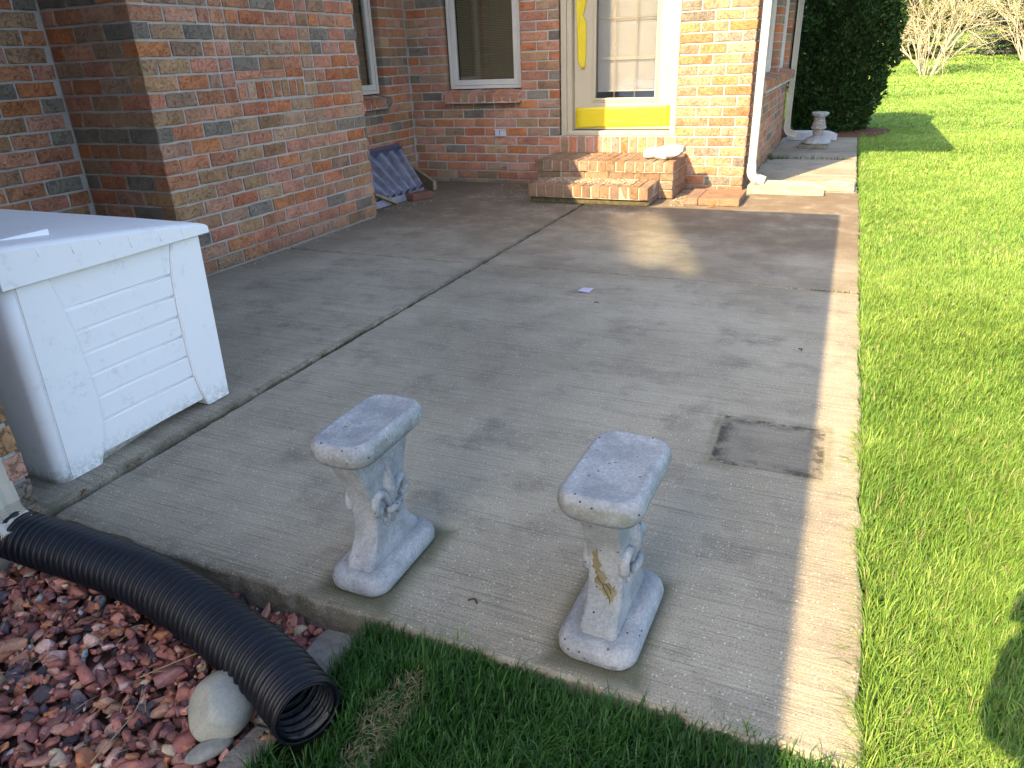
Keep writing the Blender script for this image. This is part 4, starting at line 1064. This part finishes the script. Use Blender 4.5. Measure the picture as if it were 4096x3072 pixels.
# white paper bag on the upper step
def bag():
    root = empty('paper_bag', (-1.24, 5.56, .275)); tag(root, 'crumpled white bag lying on the right end of the upper step', 'bag')
    WB = simple('white_bag', (.52, .52, .51), .6, .3, 0, 0, 60, .3, .004, Subsurface_Weight=0.0)
    lr = np.random.default_rng(3); n = 28
    def roll(pts, rad, sq, name, cap=True, open_=False):
        rings = []
        for (x, y, z), r_ in zip(pts, rad):
            ring = []
            for k in range(n):
                a = 2*math.pi*k/n; q = r_*(1+.10*math.sin(3*a+x*30)+.06*math.sin(7*a-x*50)+lr.normal(0, .012)); zz = z+q*sq*math.sin(a); ring.append((x, y+q*math.cos(a), max(zz, .0015)))
            rings.append(ring)
        MB().loft(rings, caps=cap, smooth=True).build(name, WB, root)
    roll([(-.160, .06, .030), (-.150, .06, .034), (-.12, .055, .040), (-.08, .05, .042), (-.035, .045, .042), (-.01, .04, .040)], [.018, .034, .045, .048, .046, .040], .86, 'bag_end')
    roll([(-.06, .02, .035), (-.03, .0, .038), (.01, -.005, .038), (.035, -.01, .036)], [.030, .038, .038, .030], .95, 'rolled_towel')
    # open mouth of the bag: a loose sleeve gaping to the right
    rings = []
    for q in range(9):
        t = q/8; x = -.045+.185*t; ring = []
        for k in range(n):
            a = 2*math.pi*k/n; ry = (.052+.020*t)*(1+.10*math.sin(2*a+4*t)+.07*math.sin(5*a-6*t)); rz_ = (.040+.010*math.sin(3*t+.6)+.008*math.sin(3*a+5*t))
            ring.append((x+.022*math.sin(a)*t+.012*math.cos(2*a)*t, .035+ry*math.cos(a), max(.002, .044+.012*t+rz_*math.sin(a)+.004*math.sin(17*t+3*a))))
        rings.append(ring)
    o = MB().loft(rings, caps=False, smooth=True).build('open_mouth', WB, root); s_ = o.modifiers.new('t', 'SOLIDIFY'); s_.thickness = .0016
bag()

# ------------------------------------------------------------------ grass
def blades(P, H, Wd, lean, az, face, cols):
    """P (n,3) roots; blades bend towards az by lean (fraction of height)"""
    n = len(P); d = np.stack([np.cos(az), np.sin(az), np.zeros(n)], 1); s = np.stack([np.cos(face), np.sin(face), np.zeros(n)], 1)
    up = np.array([0, 0, 1.0]); h = H[:, None]; l = lean[:, None]; w2 = (Wd/2)[:, None]
    m1 = P+up*h*.45*(1-.15*l)+d*h*l*.22; m2 = P+up*h*.80*(1-.30*l)+d*h*l*.58; tip = P+up*h*(1-.48*l)+d*h*l
    V = np.stack([P-s*w2*.8, P+s*w2*.8, m1-s*w2, m1+s*w2, m2-s*w2*.7, m2+s*w2*.7, tip], 1).reshape(-1, 3)
    b = (np.arange(n)*7)[:, None]
    T = np.concatenate([b+np.array([0, 1, 3]), b+np.array([0, 3, 2]), b+np.array([2, 3, 5]), b+np.array([2, 5, 4]), b+np.array([4, 5, 6])], 1).reshape(-1, 3)
    sh = np.array([.45, .45, .9, .9, 1.05, 1.05, 1.1]); C = (cols[:, None, :]*sh[None, :, None]).reshape(-1, 3)
    return V, T, C
def vnoise(x, y, f, seed):
    r_ = np.random.default_rng(seed); o = np.zeros_like(x)
    for k in range(6):
        a, b_, c = r_.normal(0, f), r_.normal(0, f), r_.uniform(0, 6.28); o += np.sin(a*x+b_*y+c)
    return o/6**.5
def in_view(x, y, mx=.35):
    """keeps the lawn the photograph sees, and a generous margin to the right"""
    return (x < .178*y+.42+mx) & (y > .35)
def sow(dens, y0, y1, xr, hmean, wmean, seed, edge=False):
    r_ = np.random.default_rng(seed); area = (xr[1]-xr[0])*(y1-y0); n = int(area*dens)
    x = r_.uniform(xr[0], xr[1], n); y = r_.uniform(y0, y1, n)
    lawn_r = x > XP-.001+.006*vnoise(y*1.0, y*0, 9, 5)
    front = (y < YN-.006+.008*vnoise(x, x*0, 14, 6)) & (x > -.752+.10*0)
    hd = np.abs((y-.684)+(x+.819)*.44)/1.09; front &= ~((hd < .066) & (x < -.672)) & (x > -.760)
    ok = (lawn_r | front) & in_view(x, y); x, y = x[ok], y[ok]; n = len(x)
    cl = .7*vnoise(x, y, 12, 77)+.6*vnoise(x, y, 34, 78)              # clumps
    mow = vnoise(x, y, 1.6, 79)
    H = hmean*np.clip(1+.12*cl+r_.normal(0, .25, n), .35, 1.9)*(1+.25*((x-XP < .05) & (x > XP) & (y > YN)))
    fr = (y < YN+.0) & (x < .2); H = np.where(fr, H*.85, H)
    az = vnoise(x, y, 3.5, 80)*.9+r_.normal(0, 1.4, n)+R(35)
    edge_ = (np.abs(x-XP) < .05) & (y > YN)
    az = np.where(edge_, np.where(r_.random(n) < .42, math.pi+r_.normal(0, .7, n), r_.normal(.6, .9, n)), az)
    fedge = (YN-y < .07) & (y < YN) & (x < XP); az = np.where(fedge, np.where(r_.random(n) < .5, math.pi/2+r_.normal(0, .8, n), az), az)
    lean = np.clip(np.abs(r_.normal(.46, .30, n))+.05*cl, .05, 1.15); face = az+math.pi/2+r_.normal(0, .5, n)
    base = np.array([.150, .255, .040]); yel = np.array([.270, .365, .082]); drk = np.array([.082, .175, .028]); dry = np.array([.34, .29, .16])
    t = np.clip(.46+.12*cl+.10*mow+r_.normal(0, .22, n), 0, 1)[:, None]
    C = np.where(t < .5, drk*(1-2*t)+base*2*t, base*(2-2*t)+yel*(2*t-1))
    dead = r_.random(n) < (.035+.10*np.clip(vnoise(x, y, 5, 81)-.9, 0, 1)); C[dead] = dry*r_.uniform(.7, 1.1, (dead.sum(), 1))
    strip = (y < YN) & (x < .14); C = np.where(strip[:, None], C*np.array([.24, .40, .44]), C)      # shade on the strip below the slab, put into the blade colour
    # thin dry patch by the hose mouth
    pd = np.hypot((x+.60)/.045, (y-.70)/.12); d2 = (pd < 1) & (r_.random(n) < .55); C[d2] = dry*.8; H = np.where(pd < 1, H*.55, H); lean = np.where(pd < 1, .9, lean)
    C = C*1.10
    z = terrain(x, y)-.006; W = wmean*np.clip(1+r_.normal(0, .3, n), .4, 2)
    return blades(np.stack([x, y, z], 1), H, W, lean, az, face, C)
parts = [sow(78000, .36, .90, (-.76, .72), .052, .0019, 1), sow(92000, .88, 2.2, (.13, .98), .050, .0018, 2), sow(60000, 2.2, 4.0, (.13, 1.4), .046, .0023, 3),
         sow(28000, 4.0, 7.0, (.13, 1.9), .044, .0035, 4), sow(13000, 7.0, 11.0, (.12, 2.7), .044, .0054, 5), sow(4200, 11.0, 17.0, (-.3, 3.8), .044, .0085, 6),
         sow(1500, 17.0, 27.0, (-1, 5.6), .060, .018, 7), sow(550, 27.0, 42.0, (-3, 8.3), .062, .030, 8)]
V = []; T = []; C = []; nb = 0
for (v, t, c) in parts: V.append(v); T.append(t+nb); C.append(c); nb += len(v)
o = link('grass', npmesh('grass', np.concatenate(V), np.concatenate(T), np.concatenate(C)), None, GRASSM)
tag(o, 'long spring grass of the lawn beside and in front of the patio', 'grass', kind='stuff')
# small weeds growing in the joints
def weeds(pts, seed, hh=.02):
    r_ = np.random.default_rng(seed); P = []
    for (x0, y0, x1, y1, n, sp_) in pts:
        t = r_.random(n); P.append(np.stack([x0+(x1-x0)*t+r_.normal(0, sp_, n), y0+(y1-y0)*t+r_.normal(0, sp_, n), np.full(n, -.006)], 1))
    P = np.concatenate(P); n = len(P); az = r_.uniform(0, 6.28, n)
    C = np.array([.08, .13, .03])*r_.uniform(.5, 1.4, (n, 1)); C[r_.random(n) < .3] = (.2, .15, .07)
    return blades(P, hh*r_.uniform(.4, 1.4, n), np.full(n, .0022), r_.uniform(.4, 1.1, n), az, az+1.57, C)
v1 = weeds([(XJ, 1.2, XJ, 2.9, 260, .003), (XJ, 2.0, XJ, 2.3, 120, .004), (-.05, YT, .16, YT, 160, .006), (XJ, 3.0, XJ, 5.0, 60, .003)], 3, .014)
v2 = weeds([(-.66, 7.84, -.5, 7.86, 160, .012), (-.5, 7.86, .1, 7.86, 220, .007), (-.68, 7.95, -.64, 7.75, 160, .012), (-.68, 6.2, -.68, 9.3, 90, .006)], 4, .05)
v3 = weeds([(-3.03, 2.7, -3.03, 4.3, 250, .008), (-1.70, .9, -1.72, 1.5, 20, .004)], 5, .008)
V = np.concatenate([v1[0], v2[0], v3[0]]); T = np.concatenate([v1[1], v2[1]+len(v1[0]), v3[1]+len(v1[0])+len(v2[0])]); C = np.concatenate([v1[2], v2[2], v3[2]])
o = link('joint_weeds', npmesh('joint_weeds', V, T, C), None, GRASSM); tag(o, 'tiny weeds and moss growing in the concrete joints', 'weeds', kind='stuff')

# ------------------------------------------------------------------ husks and leaf bits
def husks():
    r_ = np.random.default_rng(12); P = []; S = []
    def sc(n, x0, x1, y0, y1, z, s0=.0025, s1=.006, pw=None):
        x = r_.uniform(x0, x1, n); y = r_.uniform(y0, y1, n)
        if pw: y = y0+(y1-y0)*r_.random(n)**pw
        P.append(np.stack([x, y, np.full(n, z)], 1)); S.append(r_.uniform(s0, s1, n))
    sc(900, LX0+.1, LX1-.15, 5.20, 5.455, LZ1+.003, .003, .007, .7); sc(260, LX0+.05, LX1-.03, 5.13, 5.45, LZ1+.003); sc(160, UX0+.1, UX1-.35, 5.48, 5.95, UZ1+.003, .002, .005)
    sc(330, -2.75, -2.2, 5.25, 5.93, .002, .002, .006); sc(160, -1.13, -.70, 5.55, 5.95, .002); sc(260, -3.5, -1.2, 4.2, 5.2, .001, .0015, .004); sc(120, -2.2, -1.1, 4.95, 5.12, .001, .002, .005)
    sc(260, -1.12, -1.0, 5.2, 5.7, .002); sc(90, -3.05, -2.98, 2.7, 4.38, .002, .002, .006); sc(150, -3.2, -2.95, 4.6, 5.1, .002); sc(70, -1.75, .1, 1.0, 4.5, .001, .0012, .003)
    P = np.concatenate(P); S = np.concatenate(S); n = len(P)
    B = np.array([(1, 0, 0), (0, .7, .15), (-1, 0, .05), (0, -.7, .1), (0, 0, .45)]); T = np.array([(0, 1, 4), (1, 2, 4), (2, 3, 4), (3, 0, 4)]); a = r_.uniform(0, 6.28, n)
    V = (B[None]*S[:, None, None]); X = V[..., 0]*np.cos(a)[:, None]-V[..., 1]*np.sin(a)[:, None]; Y = V[..., 0]*np.sin(a)[:, None]+V[..., 1]*np.cos(a)[:, None]
    V = np.stack([X, Y, V[..., 2]], -1)+P[:, None]; pal = np.array([(.62, .52, .36), (.70, .63, .50), (.50, .38, .22), (.30, .2, .11), (.66, .58, .42)]); C = np.repeat(pal[r_.integers(0, 5, n)], 5, 0)
    o = link('seed_husks', npmesh('seed_husks', V.reshape(-1, 3), (T[None]+(np.arange(n)*5)[:, None, None]).reshape(-1, 3), C), None, CHIPM); tag(o, 'pale bird seed husks strewn over the steps and patio', 'husks', kind='stuff')
husks()
def leaf(x, y, z, s, rz, col, label, curl=.35):
    V = []; F = []; out = [(0, 1.0), (.18, .55), (.5, .62), (.30, .25), (.55, .0), (.25, -.15), (.3, -.55), (.08, -.5), (0, -1.0)]
    L = [(-a, b_) for a, b_ in out]; n = len(out)
    for a, b_ in out: V.append((a*s, b_*s, s*(curl*a*a*2+.10*b_*b_+.04)))
    for a, b_ in L: V.append((a*s*.9, b_*s, s*(curl*a*a*2.5+.14*b_*b_+.04)))
    for i in range(n-1): F.append((i, i+1, n+i+1, n+i))
    o = link('dry_leaf', pymesh('dry_leaf', V, F, True), None, simple('dry_leaf', col, .85, .1, 60, .3), loc=(x, y, z), rot=(random.gauss(0, .15), random.gauss(0, .15), rz)); m_ = o.modifiers.new('t', 'SOLIDIFY'); m_.thickness = .0006
    tag(o, label, 'leaf', 'stray dry leaves')
leaf(-.80, 5.235, .001, .032, 1.3, (.38, .19, .05), 'orange brown dry leaf in front of the brick pavers')
leaf(-1.722, .985, .006, .016, .4, (.20, .135, .08), 'brown leaf scrap in the joint at the near corner of the deck box', .8)
leaf(-1.722, 1.135, .006, .015, 2.0, (.22, .16, .10), 'brown leaf scrap stuck in the joint below the box end panel', .9)
leaf(-1.722, 1.165, .006, .011, .9, (.20, .15, .10), 'smaller brown leaf scrap in the joint below the box end panel', .9)
leaf(-.545, .445, .010, .022, .3, (.27, .18, .09), 'curled tan leaf in the dark grass at the bottom of the lawn strip', .7)
leaf(-.765, .470+.13, -.030, .020, 1.9, (.30, .15, .09), 'reddish leaf tucked between boulder and hose', .3)
o = link('paper_scrap', pymesh('paper_scrap', [(-.03, -.03, .004), (.03, -.035, .002), (.035, .03, .006), (-.02, .035, .003), (0, 0, .008)], [(0, 1, 4), (1, 2, 4), (2, 3, 4), (3, 0, 4)]), None, simple('scrap_lilac', (.42, .38, .50), .7), loc=(-1.03, 3.10, .001)); tag(o, 'small lilac scrap of paper on the patio', 'scrap')
r_ = np.random.default_rng(5)
for k, (x, y, lab) in enumerate(((-.91, 2.93, 'dark seed bit right of the lilac scrap'), (-.56, .905+.09, 'short dark twig on the concrete between the two bench supports'), (-.04, 2.62, 'tiny dark bit in the shade near the lawn'))):
    a = r_.uniform(0, 3); b = MB().tube(spline([(x, y, .003), (x+.012*math.cos(a), y+.012*math.sin(a), .006), (x+.022*math.cos(a+.6), y+.022*math.sin(a+.6), .003)], 4), .0018, 5)
    o = b.build('twig', simple('twig_dark', (.05, .038, .03), .9)); tag(o, lab, 'twig', 'stray twigs on the patio')

# ------------------------------------------------------------------ trees and shrubs
def arborvitae(cx, cy, h, seed, label, prof):
    r_ = np.random.default_rng(seed); root = empty('arborvitae', (cx, cy, terrain(cx, cy)-.01)); tag(root, label, 'tree')
    n = 15000; t = r_.random(n)**.9; a = r_.uniform(0, 6.28, n)
    lump = 1+.07*np.sin(3*a+5*t)+.06*np.sin(7*a-11*t*2)+.05*np.sin(13*a+23*t)
    rr = np.interp(t, [p[0] for p in prof], [p[1] for p in prof])*lump*(1-.30*r_.random(n)**2.2)
    P = np.stack([rr*np.cos(a), rr*np.sin(a), t*h], 1); out = np.stack([np.cos(a), np.sin(a), np.zeros(n)], 1)
    d = out*r_.uniform(.3, .9, (n, 1))+np.array([0, 0, 1])*r_.uniform(.2, 1.0, (n, 1))+r_.normal(0, .35, (n, 3)); d /= np.linalg.norm(d, axis=1)[:, None]
    s = np.cross(d, r_.normal(0, 1, (n, 3))); s /= np.linalg.norm(s, axis=1)[:, None]; L = r_.uniform(.035, .075, n)[:, None]; W = L*.26
    # each spray: a forked fan of three leaflets
    q = [P, P+d*L*.45+s*W, P+d*L*.9+s*W*1.6, P+d*L*.6, P+d*L*1.15, P+d*L*.45-s*W, P+d*L*.85-s*W*1.7]
    V = np.stack(q, 1).reshape(-1, 3); b_ = (np.arange(n)*7)[:, None]
    T = np.concatenate([b_+np.array(f) for f in ((0, 1, 3), (1, 2, 3), (0, 3, 5), (3, 4, 1), (5, 3, 6), (3, 4, 5))], 1).reshape(-1, 3)
    c = np.array([.030, .070, .018])*r_.uniform(.55, 1.5, (n, 1)); c[r_.random(n) < .1] = (.06, .10, .025); C = np.repeat(c, 7, 0)
    link('crown', npmesh('crown', V, T, C), root, LEAFM)
    b = MB().tube([(0, 0, 0), (.01, 0, h*.4), (0, .01, h*.93)], [.06, .04, .008], 8)
    for k in range(40):
        t = .06+.85*k/40; aa = k*2.4; rl = np.interp(t, [p[0] for p in prof], [p[1] for p in prof])*.85; b.tube([(0, 0, t*h), (rl*.6*math.cos(aa), rl*.6*math.sin(aa), t*h+.05), (rl*math.cos(aa), rl*math.sin(aa), t*h+.16)], [.012, .007, .003], 4)
    b.build('trunk', simple('cedar_bark', (.10, .06, .04), .95, .1, 40, .3), root)
    # dark inner mass of dead twigs that blocks the view through
    rings = [[(.66*np.interp(t, [p[0] for p in prof], [p[1] for p in prof])*(1+.1*math.sin(5*k+9*t))*math.cos(2*math.pi*k/20), .66*np.interp(t, [p[0] for p in prof], [p[1] for p in prof])*(1+.1*math.sin(5*k+9*t))*math.sin(2*math.pi*k/20), t*h) for k in range(20)] for t in np.linspace(.02, .96, 14)]
    MB().loft(rings, smooth=True).build('inner_twigs', simple('inner_twig', (.022, .028, .012), 1.0, .05, 30, .4), root)
arborvitae(-.22, 10.55, 1.80, 2, 'dark green columnar arborvitae at the far end of the side walk', [(0, .30), (.04, .40), (.15, .45), (.32, .53), (.5, .60), (.7, .63), (.85, .60), (.95, .42), (1, .12)])
o = MB().lathe([(.01, .03), (.5, .02), (.72, .004), (.74, -.05)], 28, (-.22, 10.52), fn=lambda a, z: 1+.06*math.sin(5*a)).build('mulch_bed', MULCH); tag(o, 'brown mulch under the arborvitae', 'mulch', kind='stuff')

def bare_shrub(x, y, h, spread, seed, label, stems=22):
    r_ = np.random.default_rng(seed); z0 = float(terrain(x, y)); root = empty('shrub', (x, y, z0-.02)); tag(root, label, 'shrub', 'bare budding shrubs on the back lawn')
    SV, SR = [], []; tips = []
    def grow(p, d, l, r0, lev):
        n = 4; pts = [p]; q = p.copy(); dd = d.copy()
        for i in range(n):
            dd = dd+r_.normal(0, .13, 3)+np.array([0, 0, .03]); dd /= np.linalg.norm(dd); q = q+dd*l/n; pts.append(q.copy())
        SV.append(pts); SR.append(np.linspace(r0, r0*.62, n+1))
        if lev == 0: tips.extend(pts[1:]); return
        k = 3 if lev > 1 else 4
        for j in range(k):
            i = n if j == 0 else r_.integers(1, n+1); nd = dd+r_.normal(0, .48, 3); nd /= np.linalg.norm(nd); grow(pts[i], nd, l*r_.uniform(.55, .85), r0*.58, lev-1)
    for s in range(stems):
        a = r_.uniform(0, 6.28); e = r_.uniform(.15, .95); d = np.array([math.cos(a)*e*spread, math.sin(a)*e*spread, 1.0]); d /= np.linalg.norm(d)
        grow(np.array([.14*math.cos(a), .14*math.sin(a), 0]), d, h*r_.uniform(.38, .5), r_.uniform(.014, .032), 3)
    Vs = []; Ts = []; nb = 0
    for pts, rr in zip(SV, SR):
        m = 4 if rr[0] > .008 else 3; pts = np.array(pts); t = pts[-1]-pts[0]; t /= np.linalg.norm(t); u = np.cross(t, [0.31, .2, .9]); u /= np.linalg.norm(u); v = np.cross(t, u)
        ang = 2*math.pi*np.arange(m)/m; ring = np.cos(ang)[:, None]*u+np.sin(ang)[:, None]*v
        Vs.append((pts[:, None]+ring[None]*np.maximum(rr, .0042)[:, None, None]).reshape(-1, 3)); k = len(pts)
        for i in range(k-1):
            for j in range(m): Ts.append((nb+i*m+j, nb+i*m+(j+1) % m, nb+(i+1)*m+(j+1) % m, nb+(i+1)*m+j))
        nb += m*k
    V = np.concatenate(Vs); C = np.tile(np.array([.40, .35, .25]), (len(V), 1))*np.random.default_rng(1).uniform(.7, 1.2, (len(V), 1))
    link('stems', npmesh('stems', V, np.array(Ts), C), root, BARKM)
    P = np.array(tips); P = np.repeat(P, 2, 0)+r_.normal(0, .03, (2*len(P), 3)); n = len(P); d = r_.normal(0, 1, (n, 3)); d /= np.linalg.norm(d, axis=1)[:, None]; s = np.cross(d, r_.normal(0, 1, (n, 3))); s /= np.linalg.norm(s, axis=1)[:, None]
    L = r_.uniform(.012, .030, (n, 1)); V = np.stack([P, P+d*L+s*L*.4, P+d*L*2, P+d*L-s*L*.4], 1).reshape(-1, 3); T = (np.arange(n)*4)[:, None]+np.array([[0, 1, 2, 3]]); c = np.array([.30, .34, .10])*r_.uniform(.6, 1.3, (n, 1)); C = np.repeat(c, 4, 0)
    link('buds', npmesh('buds', V, T, C), root, LEAFM); return root
bare_shrub(1.72, 22.7, 2.9, .85, 3, 'many stemmed bare shrub standing on the sunny lawn right of the arborvitae', 17)
bare_shrub(4.65, 27.3, 3.0, 1.1, 5, 'bare spreading shrub cut off by the right edge of the picture', 15)

def spruce(x, y, h, rad, seed, label, col, droop=.25):
    r_ = np.random.default_rng(seed); z0 = float(terrain(x, y)); root = empty('spruce', (x, y, z0-.05)); tag(root, label, 'tree', 'conifers behind the lawn')
    MB().tube([(0, 0, 0), (0, 0, h*.5), (0, 0, h)], [rad*.08, rad*.05, .01], 8).build('trunk', simple('spruce_bark', (.09, .065, .05), .95), root)
    Vs = []; Cs = []; tiers = int(h/.24); VB = MB()
    for k in range(tiers):
        t = (k+.35)/tiers; z = .10*h*.3+t*h*.985; rl = rad*(1-t)**.82*r_.uniform(.9, 1.08); nbk = max(6, int(15*(1-t)+6))
        for j in range(nbk):
            a = 6.283*j/nbk+r_.uniform(-.25, .25)+k*.7; L = rl*r_.uniform(.8, 1.08); m = max(10, int(L*34)); s = np.linspace(.12, 1, m); ca, sa = math.cos(a), math.sin(a)
            sag = -droop*L*s*(1-s*.55)
            px, py, pz = ca*s*L, sa*s*L, z+sag
            for q in range(3):
                off = r_.normal(0, .07*L*(1-.5*s)+.02); Pq = np.stack([px-sa*off, py+ca*off, pz+r_.normal(0, .025, m)], 1); Vs.append(Pq); Cs.append(np.full(m, a))
    P = np.concatenate(Vs); A = np.concatenate(Cs); n = len(P)
    d = np.stack([np.cos(A), np.sin(A), np.zeros(n)], 1)+r_.normal(0, .55, (n, 3)); d /= np.linalg.norm(d, axis=1)[:, None]; s = np.cross(d, r_.normal(0, 1, (n, 3))); s /= np.linalg.norm(s, axis=1)[:, None]
    L = r_.uniform(.07, .14, (n, 1)); V = np.stack([P-d*L*.3, P+s*L*.22, P+d*L, P-s*L*.22], 1).reshape(-1, 3); T = (np.arange(n)*4)[:, None]+np.array([[0, 1, 2, 3]])
    c = np.array(col)*r_.uniform(.55, 1.35, (n, 1)); link('crown', npmesh('crown', V, T, np.repeat(c, 4, 0)), root, LEAFM); return root
GRN, BLU = (.065, .085, .030), (.105, .125, .105)
spruce(1.65, 30.2, 6.2, 1.35, 1, 'green spruce behind the left half of the bare shrub', GRN)
spruce(5.0, 31.2, 7.2, 1.75, 2, 'blue grey spruce at the right behind the lawn', BLU)
spruce(3.5, 46.0, 9.5, 2.4, 3, 'yellowish green conifer in the gap between the two spruces', (.14, .15, .035))
spruce(8.4, 36.0, 8.0, 2.3, 4, 'blue grey spruce at the right edge of the picture', BLU)
spruce(-.4, 39.0, 9.0, 2.5, 5, 'green spruce hidden behind the arborvitae edge', GRN)
spruce(6.3, 47.0, 10.0, 3.0, 6, 'dark green spruce far behind the blue spruces', (.05, .07, .03))

# ------------------------------------------------------------------ the photographer, just outside the frame, casts the shadow on the lawn
def person():
    px, py, gz = .05, -.42, -.035
    V = [(0, 0, .90), (0, .0, 1.10), (0, .02, 1.32), (0, .05, 1.46), (0, .09, 1.58), (0, .10, 1.70),              # pelvis..head
         (-.16, .02, 1.36), (-.19, .02, 1.06), (-.10, .34, 1.00), (.17, .02, 1.36), (.22, .04, 1.06), (.01, .35, 1.00),
         (-.10, 0, .86), (-.11, .02, .48), (-.11, 0, .09), (-.12, .14, .04), (.10, 0, .86), (.11, .02, .48), (.11, 0, .09), (.12, .14, .04)]
    Rr = [(.17, .13), (.16, .12), (.18, .12), (.06, .06), (.095, .105), (.085, .095), (.075, .07), (.05, .05), (.032, .032), (.075, .07), (.05, .05), (.032, .032), (.10, .10), (.068, .068), (.045, .045), (.04, .035), (.10, .10), (.068, .068), (.045, .045), (.04, .035)]
    E = [(0, 1), (1, 2), (2, 3), (3, 4), (4, 5), (2, 6), (6, 7), (7, 8), (2, 9), (9, 10), (10, 11), (0, 12), (12, 13), (13, 14), (14, 15), (0, 16), (16, 17), (17, 18), (18, 19)]
    me = bpy.data.meshes.new('person'); me.from_pydata(V, E, []); o = link('person', me, None, simple('dark_clothes', (.05, .055, .07), .9), loc=(px, py, gz))
    o.modifiers.new('skin', 'SKIN'); o.modifiers.new('sub', 'SUBSURF').levels = 1; o.modifiers['sub'].render_levels = 1
    sk = me.skin_vertices[0].data
    for i, r_ in enumerate(Rr): sk[i].radius = r_
    sk[0].use_root = True
    tag(o, 'person in dark clothes holding up a phone, outside the picture, shadow on the lawn', 'person'); return o
person()
b = MB().bbox(-.075, .075, -.045, -.037, CAM_H-.036, CAM_H+.036, .003); o = b.build('phone', simple('phone_black', (.02, .02, .02), .3)); tag(o, 'black phone held out by the person outside the picture', 'phone')
